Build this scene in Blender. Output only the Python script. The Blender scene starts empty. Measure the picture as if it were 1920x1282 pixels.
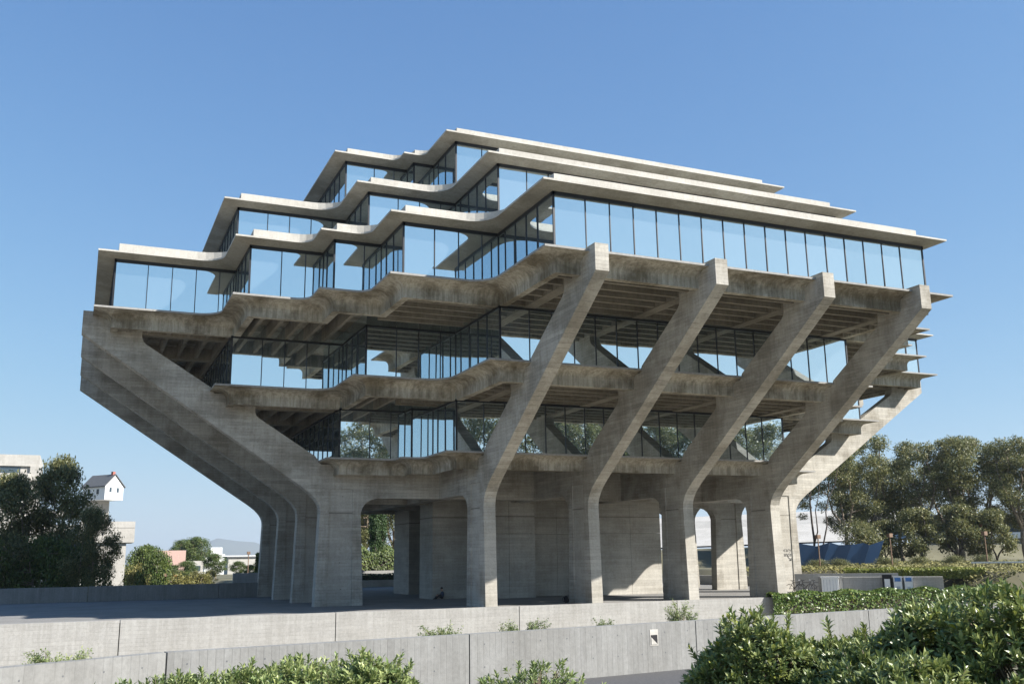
import bpy, bmesh, math, random
from mathutils import Vector, Matrix
R = math.radians
scene = bpy.context.scene
COL = scene.collection

# ------------------------------------------------------------------ camera
cam = bpy.data.cameras.new('camera')
cam.sensor_fit = 'HORIZONTAL'; cam.sensor_width = 36.0; cam.lens = 34.277
cam.clip_start = 0.1; cam.clip_end = 60000
camo = bpy.data.objects.new('camera', cam); COL.objects.link(camo)
YAW, PIT, ROL = R(23.7985), R(12.5234), R(-0.8229)
fw = Vector((math.sin(YAW)*math.cos(PIT), math.cos(YAW)*math.cos(PIT), math.sin(PIT)))
rt = Vector((math.cos(YAW), -math.sin(YAW), 0)); up = rt.cross(fw)
r2 = rt*math.cos(ROL)+up*math.sin(ROL); u2 = up*math.cos(ROL)-rt*math.sin(ROL)
mw = Matrix.Identity(4)
for i in range(3):
    mw[i][0], mw[i][1], mw[i][2] = r2[i], u2[i], -fw[i]
mw.translation = Vector((-35.691, -79.547, 2.988))
camo.matrix_world = mw
scene.camera = camo

# ------------------------------------------------------------------ sky, sun, exposure
SUN = Vector((1.12, -1.0, 1.07)).normalized()
ELEV = math.asin(SUN.z)
world = bpy.data.worlds.new('World'); scene.world = world; world.use_nodes = True
wn = world.node_tree.nodes; wl = world.node_tree.links
bg = wn['Background']; sky = wn.new('ShaderNodeTexSky')
sky.sky_type = 'NISHITA'; sky.sun_disc = False
sky.sun_elevation = ELEV; sky.sun_rotation = math.atan2(SUN.x, SUN.y)
sky.altitude = 100; sky.air_density = 1.0; sky.dust_density = 0.15; sky.ozone_density = 2.5
# film-like shoulder on the whole sky: v' = A*(1-exp(-c*v))
sp = wn.new('ShaderNodeSeparateColor'); cm = wn.new('ShaderNodeCombineColor'); wl.new(sky.outputs[0], sp.inputs[0])
for ch, (A, c) in enumerate(((0.82, 0.88), (0.87, 1.24), (0.96, 1.8))):
    def wm(op, a, b=None):
        nd = wn.new('ShaderNodeMath'); nd.operation = op
        for k, v in enumerate((a, b)):
            if v is None: continue
            if isinstance(v, float): nd.inputs[k].default_value = v
            else: wl.new(v, nd.inputs[k])
        return nd.outputs[0]
    e = wm('EXPONENT', wm('MULTIPLY', sp.outputs[ch], -c*0.18/A))
    wl.new(wm('MULTIPLY', wm('SUBTRACT', 1.0, e), A/0.246), cm.inputs[ch])
wl.new(cm.outputs[0], bg.inputs[0]); bg.inputs[1].default_value = 0.10
sl = bpy.data.lights.new('sun', 'SUN'); sl.energy = 4.2; sl.angle = R(0.53); sl.color = (1.0, 0.95, 0.88)
so = bpy.data.objects.new('sun', sl); COL.objects.link(so)
so.rotation_euler = SUN.to_track_quat('Z', 'Y').to_euler(); so.location = (60, -60, 80)
vs = scene.view_settings
vs.view_transform = 'Standard'; vs.look = 'None'; vs.gamma = 1.0; vs.use_curve_mapping = False
vs.exposure = 1.3

# ------------------------------------------------------------------ materials
MATS = {}
def new_mat(name):
    m = bpy.data.materials.new(name); m.use_nodes = True
    nt = m.node_tree; b = nt.nodes['Principled BSDF']
    MATS[name] = m
    return m, nt, b
def N(nt, typ, **kw):
    n = nt.nodes.new(typ)
    for k, v in kw.items():
        if k.startswith('i_'):
            key = k[2:]
            n.inputs[int(key) if key.isdigit() else key].default_value = v
        else: setattr(n, k, v)
    return n
def ramp(nt, src, stops):
    n = nt.nodes.new('ShaderNodeValToRGB'); e = n.color_ramp.elements
    while len(e) < len(stops): e.new(0.5)
    for el, (p, c) in zip(e, stops):
        el.position = p; el.color = c if len(c) == 4 else (*c, 1)
    nt.links.new(src, n.inputs[0]); return n
def mul(nt, a, b, fac=1.0):
    n = nt.nodes.new('ShaderNodeMix'); n.data_type = 'RGBA'; n.blend_type = 'MULTIPLY'
    n.inputs[0].default_value = fac
    nt.links.new(a, n.inputs[6]); nt.links.new(b, n.inputs[7]); return n.outputs[2]
def math_(nt, op, a, b=None, c=None):
    n = nt.nodes.new('ShaderNodeMath'); n.operation = op
    for i, v in enumerate((a, b, c)):
        if v is None: continue
        if isinstance(v, (int, float)): n.inputs[i].default_value = v
        else: nt.links.new(v, n.inputs[i])
    return n.outputs[0]

def concrete(name, base, axis=2, board=0.22, boards=0.5, stain=0.5, patch=0.5, holes=False, bump=0.35, joint=None):
    """board-formed concrete: board lines across `axis`, tone per board, weather stains"""
    m, nt, b = new_mat(name); L = nt.links.new
    geo = N(nt, 'ShaderNodeNewGeometry'); sep = N(nt, 'ShaderNodeSeparateXYZ'); L(geo.outputs['Position'], sep.inputs[0])
    co = sep.outputs[axis]
    t = math_(nt, 'DIVIDE', co, board)
    fl = math_(nt, 'FLOOR', t); fr = math_(nt, 'FRACT', t)
    edge = math_(nt, 'ABSOLUTE', math_(nt, 'SUBTRACT', fr, 0.5))
    line = ramp(nt, edge, [(0.40, (0, 0, 0)), (0.49, (1, 1, 1))])
    # tone per board (long streaks)
    cmb = N(nt, 'ShaderNodeCombineXYZ')
    oth = [i for i in range(3) if i != axis]
    L(math_(nt, 'MULTIPLY', sep.outputs[oth[0]], 0.35), cmb.inputs[0])
    L(math_(nt, 'MULTIPLY', sep.outputs[oth[1]], 0.35), cmb.inputs[1])
    L(math_(nt, 'MULTIPLY', fl, 3.7), cmb.inputs[2])
    nb = N(nt, 'ShaderNodeTexNoise', i_Scale=1.0, i_Detail=2.0); L(cmb.outputs[0], nb.inputs['Vector'])
    bt = ramp(nt, nb.outputs[0], [(0.3, (1-0.42*boards,)*3), (0.7, (1+0.12*boards,)*3)])
    # broad stains
    n1 = N(nt, 'ShaderNodeTexNoise', i_Scale=0.35, i_Detail=8.0, i_Roughness=0.65); L(geo.outputs['Position'], n1.inputs['Vector'])
    s1 = ramp(nt, n1.outputs[0], [(0.40, (1-0.5*stain, 1-0.53*stain, 1-0.58*stain)), (0.55, (1, 1, 1))])
    # streaks running down
    mp = N(nt, 'ShaderNodeMapping'); mp.inputs['Scale'].default_value = (4.5, 4.5, 0.4); L(geo.outputs['Position'], mp.inputs[0])
    n2 = N(nt, 'ShaderNodeTexNoise', i_Scale=1.0, i_Detail=6.0, i_Roughness=0.7); L(mp.outputs[0], n2.inputs['Vector'])
    s2 = ramp(nt, n2.outputs[0], [(0.38, (1-0.42*patch, 1-0.43*patch, 1-0.46*patch)), (0.60, (1, 1, 1))])
    n3 = N(nt, 'ShaderNodeTexNoise', i_Scale=9.0, i_Detail=6.0, i_Roughness=0.7); L(geo.outputs['Position'], n3.inputs['Vector'])
    s3 = ramp(nt, n3.outputs[0], [(0.3, (0.84, 0.84, 0.84)), (0.7, (1.06, 1.06, 1.06))])
    rgb = N(nt, 'ShaderNodeRGB'); rgb.outputs[0].default_value = (*base, 1)
    c = mul(nt, rgb.outputs[0], bt.outputs[0]); c = mul(nt, c, s1.outputs[0]); c = mul(nt, c, s2.outputs[0]); c = mul(nt, c, s3.outputs[0])
    ld = ramp(nt, line.outputs[0], [(0.0, (1, 1, 1)), (1.0, (1-0.68*boards,)*3)])
    nl = N(nt, 'ShaderNodeTexNoise', i_Scale=1.6, i_Detail=3.0); L(geo.outputs['Position'], nl.inputs['Vector'])
    lm_ = ramp(nt, nl.outputs[0], [(0.4, (0, 0, 0)), (0.6, (1, 1, 1))])
    mx = nt.nodes.new('ShaderNodeMix'); mx.data_type = 'RGBA'; mx.blend_type = 'MULTIPLY'
    L(lm_.outputs[0], mx.inputs[0]); L(c, mx.inputs[6]); L(ld.outputs[0], mx.inputs[7])
    c = mx.outputs[2]
    if holes:
        v = N(nt, 'ShaderNodeTexVoronoi', i_Scale=1.1); v.inputs['Randomness'].default_value = 0.25
        L(geo.outputs['Position'], v.inputs['Vector'])
        hr = ramp(nt, v.outputs['Distance'], [(0.025, (0.25, 0.24, 0.22)), (0.04, (1, 1, 1))])
        c = mul(nt, c, hr.outputs[0])
    if joint:                                   # horizontal construction joint
        jd = math_(nt, 'ABSOLUTE', math_(nt, 'SUBTRACT', sep.outputs[2], joint))
        jr = ramp(nt, jd, [(0.02, (0.45, 0.44, 0.42)), (0.045, (1, 1, 1))])
        c = mul(nt, c, jr.outputs[0])
    L(c, b.inputs['Base Color'])
    b.inputs['Roughness'].default_value = 0.88; b.inputs['Specular IOR Level'].default_value = 0.25
    h = math_(nt, 'ADD', math_(nt, 'MULTIPLY', line.outputs[0], -0.6*boards), math_(nt, 'MULTIPLY', nb.outputs[0], 0.5*boards))
    h = math_(nt, 'ADD', h, math_(nt, 'MULTIPLY', n3.outputs[0], 0.35))
    bp = N(nt, 'ShaderNodeBump', i_Strength=bump, i_Distance=0.04); L(h, bp.inputs['Height']); L(bp.outputs[0], b.inputs['Normal'])
    return m
concrete('board_concrete', (0.50, 0.475, 0.42), boards=0.55, stain=0.6, patch=0.35, holes=False)
concrete('column_concrete', (0.475, 0.452, 0.40), boards=0.35, stain=0.35, patch=0.2, holes=True, joint=6.27)
concrete('cove_concrete', (0.475, 0.445, 0.375), boards=0.12, stain=1.1, patch=0.95)
concrete('rib_concrete', (0.27, 0.245, 0.20), boards=0.1, stain=0.6, patch=0.5)  # darker than the other concrete: shade of the voids put into the colour
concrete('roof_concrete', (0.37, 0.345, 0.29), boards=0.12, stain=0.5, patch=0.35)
concrete('white_band', (0.53, 0.51, 0.465), boards=0.0, stain=0.22, patch=0.25, bump=0.1)
concrete('kerb_concrete', (0.365, 0.36, 0.345), boards=0.25, board=0.2, stain=0.14, patch=0.30, bump=0.2)
concrete('grey_wall', (0.275, 0.275, 0.265), axis=0, board=0.19, boards=0.3, stain=0.22, patch=0.25, bump=0.35)
concrete('paving', (0.25, 0.245, 0.235), axis=0, board=3.8, boards=0.12, stain=0.25, patch=0.1, bump=0.1)
concrete('far_concrete', (0.52, 0.50, 0.46), boards=0.2, board=0.5, stain=0.2, patch=0.2, bump=0.1)

def simple(name, col, rough=0.6, metal=0.0, noise=0.15, scale=3.0, spec=0.5):
    m, nt, b = new_mat(name)
    geo = N(nt, 'ShaderNodeNewGeometry'); n = N(nt, 'ShaderNodeTexNoise', i_Scale=scale, i_Detail=6.0)
    nt.links.new(geo.outputs['Position'], n.inputs['Vector'])
    r = ramp(nt, n.outputs[0], [(0.3, tuple(c*(1-noise) for c in col)), (0.7, tuple(min(1, c*(1+noise)) for c in col))])
    nt.links.new(r.outputs[0], b.inputs['Base Color'])
    b.inputs['Roughness'].default_value = rough; b.inputs['Metallic'].default_value = metal
    b.inputs['Specular IOR Level'].default_value = spec
    return m
simple('dark_metal', (0.012, 0.014, 0.018), 0.45)
simple('asphalt', (0.075, 0.074, 0.075), 0.9, noise=0.25, scale=14)
simple('soil', (0.13, 0.10, 0.065), 0.95, noise=0.4, scale=1.5)
simple('bounce_pale', (0.36, 0.325, 0.26), 0.95, noise=0.35, scale=2.0)  # pale tone chosen to throw sunlight back up
simple('terrain', (0.13, 0.12, 0.07), 0.95, noise=0.4, scale=0.12)
simple('white_paint', (0.78, 0.78, 0.76), 0.6, noise=0.04)
simple('grey_roof', (0.11, 0.115, 0.12), 0.8, noise=0.1)
simple('pink_wall', (0.50, 0.34, 0.29), 0.85, noise=0.08)
simple('brick_red', (0.36, 0.13, 0.10), 0.85)
simple('dark_window', (0.05, 0.075, 0.095), 0.15, spec=0.8)
simple('bark', (0.24, 0.19, 0.14), 0.9, noise=0.5, scale=2.5)
simple('dark_bark', (0.075, 0.06, 0.05), 0.9, noise=0.4, scale=3)
simple('twig', (0.22, 0.18, 0.13), 0.85, noise=0.3, scale=8)
simple('rust_steel', (0.21, 0.135, 0.09), 0.75)
simple('steel', (0.55, 0.56, 0.58), 0.4, metal=0.6)
simple('skin', (0.42, 0.24, 0.16), 0.6)
simple('shirt', (0.05, 0.07, 0.11), 0.9)
simple('trousers', (0.018, 0.018, 0.022), 0.9)
simple('hair', (0.012, 0.009, 0.008), 0.7)
simple('black_cloth', (0.015, 0.015, 0.017), 0.85)
simple('rubber', (0.012, 0.012, 0.012), 0.7)
simple('bin_blue', (0.05, 0.16, 0.42), 0.4)
simple('red_canvas', (0.55, 0.05, 0.05), 0.8)
simple('ink', (0.035, 0.035, 0.035), 0.8)
simple('hill', (0.10, 0.105, 0.075), 0.95, noise=0.3, scale=0.002)
simple('groundcover', (0.17, 0.15, 0.055), 0.95, noise=0.5, scale=0.9)
simple('bike_paint', (0.03, 0.03, 0.04), 0.35)

# mirror glass
m, nt, b = new_mat('mirror_glass'); L = nt.links.new
nt.nodes.remove(b); out = nt.nodes['Material Output']
gl = N(nt, 'ShaderNodeBsdfGlossy'); gl.inputs['Roughness'].default_value = 0.012
gl.inputs['Color'].default_value = (0.87, 0.97, 1.0, 1)
df = N(nt, 'ShaderNodeBsdfDiffuse'); df.inputs['Color'].default_value = (0.32, 0.39, 0.42, 1)
oi = N(nt, 'ShaderNodeObjectInfo'); vr = ramp(nt, oi.outputs['Random'], [(0.0, (0.10, 0.13, 0.15)), (0.5, (0.17, 0.21, 0.23)), (1.0, (0.26, 0.30, 0.32))]); L(vr.outputs[0], df.inputs['Color'])
lw = N(nt, 'ShaderNodeLayerWeight', i_Blend=0.25)
fac = ramp(nt, lw.outputs['Facing'], [(0.0, (0.80,)*3), (0.75, (0.80,)*3), (1.0, (0.95,)*3)])
mx = N(nt, 'ShaderNodeMixShader'); L(fac.outputs[0], mx.inputs[0]); L(df.outputs[0], mx.inputs[1]); L(gl.outputs[0], mx.inputs[2])
geo = N(nt, 'ShaderNodeNewGeometry'); nz = N(nt, 'ShaderNodeTexNoise', i_Scale=0.7, i_Detail=1.0); L(geo.outputs['Position'], nz.inputs['Vector'])
bp = N(nt, 'ShaderNodeBump', i_Strength=0.035, i_Distance=0.05); L(nz.outputs[0], bp.inputs['Height']); L(bp.outputs[0], gl.inputs['Normal'])
L(mx.outputs[0], out.inputs[0])

# blue tinted sheet
m, nt, b = new_mat('blue_sheet')
b.inputs['Base Color'].default_value = (0.045, 0.11, 0.24, 1); b.inputs['Roughness'].default_value = 0.35

def leaf_mat(name, c1, c2, rough=0.5, trans=0.3, c3=None):
    m, nt, b = new_mat(name); L = nt.links.new; out = nt.nodes['Material Output']
    geo = N(nt, 'ShaderNodeNewGeometry')
    stops = [(0.0, c1), (0.85, c2)] + ([(1.0, c3)] if c3 else [(1.0, tuple(x*1.25 for x in c2))])
    r = ramp(nt, geo.outputs['Random Per Island'], stops)
    n = N(nt, 'ShaderNodeTexNoise', i_Scale=0.55, i_Detail=2.0); L(geo.outputs['Position'], n.inputs['Vector'])
    r2_ = ramp(nt, n.outputs[0], [(0.35, (0.75, 0.78, 0.72)), (0.65, (1.15, 1.1, 1.0))])
    c = mul(nt, r.outputs[0], r2_.outputs[0])
    L(c, b.inputs['Base Color']); b.inputs['Roughness'].default_value = rough
    tr = N(nt, 'ShaderNodeBsdfTranslucent'); L(c, tr.inputs['Color'])
    ms = N(nt, 'ShaderNodeMixShader', i_0=trans); L(b.outputs[0], ms.inputs[1]); L(tr.outputs[0], ms.inputs[2]); L(ms.outputs[0], out.inputs[0])
    return m
leaf_mat('shrub_leaf', (0.09, 0.145, 0.045), (0.29, 0.335, 0.135), 0.38, 0.22, (0.30, 0.33, 0.06))
leaf_mat('pale_shrub_leaf', (0.13, 0.20, 0.07), (0.30, 0.35, 0.15), 0.42, 0.25)
leaf_mat('gum_leaf', (0.085, 0.105, 0.045), (0.24, 0.245, 0.105), 0.5, 0.35, (0.38, 0.34, 0.15))
leaf_mat('green_leaf', (0.055, 0.10, 0.025), (0.14, 0.18, 0.045), 0.55, 0.3)
leaf_mat('olive_leaf', (0.13, 0.13, 0.04), (0.26, 0.24, 0.08), 0.6, 0.3)
leaf_mat('red_leaf', (0.22, 0.07, 0.03), (0.34, 0.20, 0.05), 0.6, 0.3)
leaf_mat('cypress_leaf', (0.035, 0.075, 0.025), (0.07, 0.125, 0.04), 0.6, 0.15)
leaf_mat('ivy_leaf', (0.06, 0.12, 0.03), (0.16, 0.23, 0.06), 0.4, 0.2, (0.25, 0.27, 0.07))
leaf_mat('yellow_hedge_leaf', (0.13, 0.17, 0.03), (0.27, 0.29, 0.06), 0.5, 0.3)
leaf_mat('palm_leaf', (0.08, 0.11, 0.04), (0.17, 0.18, 0.07), 0.5, 0.2)
leaf_mat('dry_frond', (0.40, 0.18, 0.05), (0.50, 0.25, 0.07), 0.7, 0.2)

# ------------------------------------------------------------------ mesh helpers
class MB:
    def __init__(s): s.v = []; s.f = []; s.mi = []
    def quad(s, pts, mi=0):
        n = len(s.v); s.v += [tuple(p) for p in pts]; s.f.append(tuple(range(n, n+len(pts)))); s.mi.append(mi)
    def box(s, x0, x1, y0, y1, z0, z1, mi=0):
        n = len(s.v)
        s.v += [(x0,y0,z0),(x1,y0,z0),(x1,y1,z0),(x0,y1,z0),(x0,y0,z1),(x1,y0,z1),(x1,y1,z1),(x0,y1,z1)]
        for f in ((0,3,2,1),(4,5,6,7),(0,1,5,4),(1,2,6,5),(2,3,7,6),(3,0,4,7)):
            s.f.append(tuple(n+i for i in f)); s.mi.append(mi)
    def prism(s, poly, z0, z1, mi=0):
        """poly: list of (x,y) counter-clockwise"""
        n = len(s.v); k = len(poly)
        s.v += [(x, y, z0) for x, y in poly]+[(x, y, z1) for x, y in poly]
        s.f.append(tuple(n+i for i in reversed(range(k)))); s.f.append(tuple(n+k+i for i in range(k))); s.mi += [mi, mi]
        for i in range(k):
            j = (i+1) % k; s.f.append((n+i, n+j, n+k+j, n+k+i)); s.mi.append(mi)
    def tube(s, pts, rad, seg=6, mi=0, cap=True):
        n0 = len(s.v); pts = [Vector(p) for p in pts]
        if isinstance(rad, (int, float)): rad = [rad]*len(pts)
        for i, p in enumerate(pts):
            d = (pts[min(i+1, len(pts)-1)]-pts[max(i-1, 0)]).normalized()
            a = d.orthogonal().normalized() if i == 0 else (a-d*a.dot(d)).normalized()
            b_ = d.cross(a)
            for k in range(seg):
                t = 2*math.pi*k/seg; q = p+(a*math.cos(t)+b_*math.sin(t))*rad[i]; s.v.append(tuple(q))
        for i in range(len(pts)-1):
            for k in range(seg):
                k2 = (k+1) % seg
                s.f.append((n0+i*seg+k, n0+i*seg+k2, n0+(i+1)*seg+k2, n0+(i+1)*seg+k)); s.mi.append(mi)
        if cap:
            s.f.append(tuple(n0+k for k in reversed(range(seg)))); s.f.append(tuple(n0+(len(pts)-1)*seg+k for k in range(seg))); s.mi += [mi, mi]
    def mesh(s, name, mats, smooth=False):
        me = bpy.data.meshes.new(name); me.from_pydata(s.v, [], s.f)
        for m_ in (mats if isinstance(mats, (list, tuple)) else [mats]): me.materials.append(MATS[m_])
        if any(s.mi): me.polygons.foreach_set('material_index', s.mi)
        if smooth: me.polygons.foreach_set('use_smooth', [True]*len(me.polygons))
        me.update(); return me
    def build(s, name, mats, parent=None, smooth=False, **props):
        return link(name, s.mesh(name, mats, smooth), parent, **props)
def link(name, data, parent=None, loc=None, rot=None, scale=None, **props):
    o = bpy.data.objects.new(name, data); COL.objects.link(o)
    if parent: o.parent = parent
    if loc is not None: o.location = loc
    if rot is not None: o.rotation_euler = rot
    if scale is not None: o.scale = scale
    for k, v in props.items():
        if v is not None: o[k] = v
    return o
def thing(name, label, cat, loc=(0, 0, 0), rz=0, group=None, scale=None):
    return link(name, None, None, loc, (0, 0, rz), scale, label=label, category=cat, group=group)
def copy_tree(src, loc, rz=0, scale=None, label=None):
    o = src.copy(); COL.objects.link(o); o.location = loc; o.rotation_euler = (0, 0, rz)
    if scale is not None: o.scale = (scale,)*3 if isinstance(scale, (int, float)) else scale
    if label: o['label'] = label
    for ch in src.children:
        c = ch.copy(); COL.objects.link(c); c.parent = o
        for g_ in ch.children:
            d = g_.copy(); COL.objects.link(d); d.parent = c
    return o
def unit_box(name, mat):
    b_ = MB(); b_.box(-.5, .5, -.5, .5, -.5, .5); return b_.mesh(name, mat)
def smoothstep(a, b_, x):
    t = max(0.0, min(1.0, (x-a)/(b_-a)))
    return t*t*(3-2*t)

# ================================================================== terrain
def wall_y(x):            # line of the low roadside wall
    return -53.2+0.146*(x+22) if x > -33.6 else -54.9+0.55*(x+33.6)
def ground_z(x, y):
    s = y-wall_y(x)
    if s > 0: z = -0.5+0.95*smoothstep(.7, 3.4, s)-2.65*smoothstep(4, 22, s)
    else:
        z = -0.5+1.75*smoothstep(-9.2, -13.2, s)+0.15*smoothstep(-13.2, -20, s)
    if s > 22:
        z += (-6.5)*smoothstep(14, 40, y)*smoothstep(-12, -24, x)
        z += 2.3*smoothstep(30, 36, y)*smoothstep(-22, -14, x)
        z += 3.6*smoothstep(27, 33, x)+0.5*smoothstep(33, 60, x)
    d = math.hypot(x, y)
    return z-14*smoothstep(150, 900, d)
def grid_axis():
    a = [i*2.5-90 for i in range(73)]; s_ = 2.5; v = 90.0; tail = []
    while v < 9000:
        s_ *= 1.35; v += s_; tail.append(v)
    return [-t for t in reversed(tail)]+a+tail
ax = grid_axis(); n = len(ax); gb = MB()
gb.v = [(x, y, ground_z(x, y)) for y in ax for x in ax]
for j in range(n-1):
    for i in range(n-1):
        gb.f.append((j*n+i, j*n+i+1, (j+1)*n+i+1, (j+1)*n+i)); gb.mi.append(0)
gb.build('ground', 'terrain', smooth=True, kind='structure')

rb = MB(); xs = [-120+4*i for i in range(61)]
for a, c in zip(xs, xs[1:]):
    rb.quad([(a, wall_y(a)-9.3, -0.42), (c, wall_y(c)-9.3, -0.42), (c, wall_y(c)+.1, -0.42), (a, wall_y(a)+.1, -0.42)])
rb.build('road', 'asphalt', kind='structure')

pb = MB()
pb.prism([(-75, -22.5), (27, -22.5), (27, 34), (-18, 34), (-18, 11.5), (-75, 11.5)], -2.6, 0.0)
pb.build('plaza', 'paving', kind='structure')

bedm = MB(); cols_ = [-75+4*i for i in range(26)]; rows_ = 16
for x in cols_:
    for j in range(rows_+1):
        ya = wall_y(x)+.4; y = ya+(-23.0-ya)*j/rows_; bedm.v.append((x, y, ground_z(x, y)+.09))
for i in range(len(cols_)-1):
    for j in range(rows_): a = i*(rows_+1)+j; bedm.f.append((a, a+rows_+1, a+rows_+2, a+1)); bedm.mi.append(0)
bedm.build('bounce_bed', 'bounce_pale', kind='structure')  # unseen pale sheet added to bounce sunlight onto the library's undersides

# ------------------------------------------------------------------ plaza retaining wall: panels between joints
edge = thing('plaza_wall', 'long pale concrete retaining wall along the plaza edge below the library columns', 'wall', (0, -22.6, 0))
jx = [-78.9+11.4*i for i in range(10)]
for a, c in zip(jx, jx[1:]):
    b_ = MB(); b_.box(a+.025, c-.025, -.35, .1, -2.7, 0.15); b_.build('wall_panel', 'kerb_concrete', edge)
bwl = thing('parapet_wall', 'shaded concrete parapet wall closing the far side of the plaza', 'wall', (0, 11.3, 0))
for i, (a, c) in enumerate([(-75, -60), (-60, -45), (-45, -34.5), (-34.5, -24), (-24, -18)]):
    b_ = MB(); b_.box(a+.02, c-.02, 0, .35, -2.6, 1.18+.02*i); b_.build('wall_panel', 'grey_wall', bwl)

# roadside wall, panels follow the road
rw = thing('roadside_wall', 'grey board-marked concrete wall beside the asphalt road', 'wall')
jpts = [-60, -50, -41.8, -33.6, -25.7, -17.6, -9.4, -1.2, 7, 15.2, 23.4]
for a, c in zip(jpts, jpts[1:]):
    ya, yc = wall_y(a), wall_y(c); d = Vector((c-a, yc-ya, 0)); ln = d.length; d.normalize(); nrm = Vector((-d.y, d.x, 0))
    p0 = Vector((a, ya, 0))+d*.02; p1 = Vector((c, yc, 0))-d*.02
    q = [p0, p1, p1+nrm*.35, p0+nrm*.35]
    b_ = MB(); b_.prism([(v.x, v.y) for v in q], -1.2, 1.0)
    o = b_.build('wall_panel', 'grey_wall', rw)
    th = MB()                                                     # form tie holes
    for zz in (.12, .72):
        t = .45
        while t < ln-.3:
            c_ = p0+d*t-nrm*.003; n0 = len(th.v)
            th.v += [tuple(c_+d*.022*math.cos(k_*.785)+Vector((0, 0, zz+.022*math.sin(k_*.785)))) for k_ in range(8)]
            th.f.append(tuple(n0+k_ for k_ in range(8))); th.mi.append(0); t += .92
    th.build('tie_holes', 'grey_roof', o)
    # small recessed step light on two panels
    if a in (-25.7, -41.8):
        t = 6.45 if a == -25.7 else 5.2
        o2 = MB(); o2.box(-.16, .16, -.012, .02, .34, .82); pl = o2.build('step_light', 'far_concrete', o)
        pp = p0+d*t
        pl.location = (pp.x, pp.y, 0); pl.rotation_euler = (0, 0, math.atan2(d.y, d.x))
        # hood: dark slot made by two small plates
        o4 = MB(); o4.box(-.125, .125, -.02, -.0125, .38, .66)
        sl_ = o4.build('light_slot', 'black_cloth', o); sl_.location = pl.location; sl_.rotation_euler = pl.rotation_euler
        o5 = MB(); o5.quad([(-.125, -.022, .38), (.125, -.022, .38), (-.125, -.022, .60)])
        o5.v += [(-.125, -.03, .38), (.125, -.03, .38), (-.125, -.03, .60)]; o5.f += [(3, 4, 5), (0, 1, 4, 3), (0, 2, 5, 3), (1, 2, 5, 4)]; o5.mi += [0]*4
        lp_ = o5.build('light_baffle', 'far_concrete', o); lp_.location = pl.location; lp_.rotation_euler = pl.rotation_euler

# ================================================================== the library
LIB = thing('library_building', 'brutalist concrete library of stacked mirrored glass floors on slanted columns', 'building')
H0 = 14.44; S = 7.6
C6 = [('v', -H0, -35.8), ('c', -H0, -28.12, 1.5), ('v', -20.5, -28.12), ('c', -20.5, -23.5, .9), ('v', -23.5, -23.5),
      ('c', -23.5, -20.5, .9), ('v', -28.12, -20.5), ('c', -28.12, -H0, 1.5), ('v', -35.8, -H0)]
C5 = [('v', -H0, -28.2), ('c', -H0, -20.6, 1.5), ('v', -20.6, -20.6), ('c', -20.6, -H0, 1.5), ('v', -28.2, -H0)]
C4 = [('v', -H0, -20.7), ('c', -H0, -16.0, .6), ('v', -16.0, -16.0), ('c', -16.0, -H0, .6), ('v', -20.7, -H0)]
def outline(ch, o, arc=8, sharp=False, mitre=True):
    q = []
    for e in ch:
        if e[0] == 'v' or sharp: q.append((e[1]+o, e[2]+o))
        else:
            _, cx, cy, r = e
            if mitre: rad = r*max(.02, 1-o/1.1); ox, oy = cx+o-rad, cy+o-rad; r = rad-o
            else: ox, oy = cx-r, cy-r
            for k in range(arc+1):
                t = math.pi/2*k/arc; q.append((ox+(r+o)*math.cos(t), oy+(r+o)*math.sin(t)))
    pts = list(q)
    for _ in range(3):
        q = [(y, -x) for x, y in q]; pts += q
    return pts                                    # clockwise from above
def ring_solid(ch, prof, z, arc=8, mitre=True):
    mb = MB(); rings = [outline(ch, o, arc, mitre=mitre) for o, _ in prof]; k = len(rings[0])
    for rg, (o, dz) in zip(rings, prof): mb.v += [(x, y, z+dz) for x, y in rg]
    for i in range(len(prof)-1):
        for j in range(k):
            j2 = (j+1) % k
            mb.f.append((i*k+j, i*k+j2, (i+1)*k+j2, (i+1)*k+j)); mb.mi.append(1 if i == 0 and len(prof) > 2 else 0)  # edge faces get their own tone, standing in for the sunlit edge line
    mb.f.append(tuple(reversed(range(k)))); mb.mi.append(0)
    mb.f.append(tuple((len(prof)-1)*k+j for j in range(k))); mb.mi.append(0)
    return mb
COVE = [(0, 0), (0, -.12), (.38, -.14), (.66, -.19), (.86, -.27), (.99, -.38), (1.07, -.52), (1.10, -.68), (1.10, -1.15), (1.55, -1.15), (1.55, -.20)]
COVE4 = [(0, 0), (0, -.12), (.38, -.14), (.66, -.19), (.86, -.27), (.99, -.38), (1.07, -.52), (1.10, -.68), (1.10, -1.05), (1.14, -1.05), (1.14, -.40)]
ROOF = [(0, 0), (0, -.11), (.55, -.19), (1.0, -.27), (1.35, -.29)]
def concave_limit(ch, y):
    """half width of the plan at depth y (front side, y negative)"""
    q = outline(ch, 0, sharp=True); w = 0
    for (x0, y0), (x1, y1) in zip(q, q[1:]+q[:1]):
        if x0 == x1 and min(y0, y1) <= y <= max(y0, y1): w = max(w, abs(x0))
    return w
slabs = {}
joist_n = 0
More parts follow.
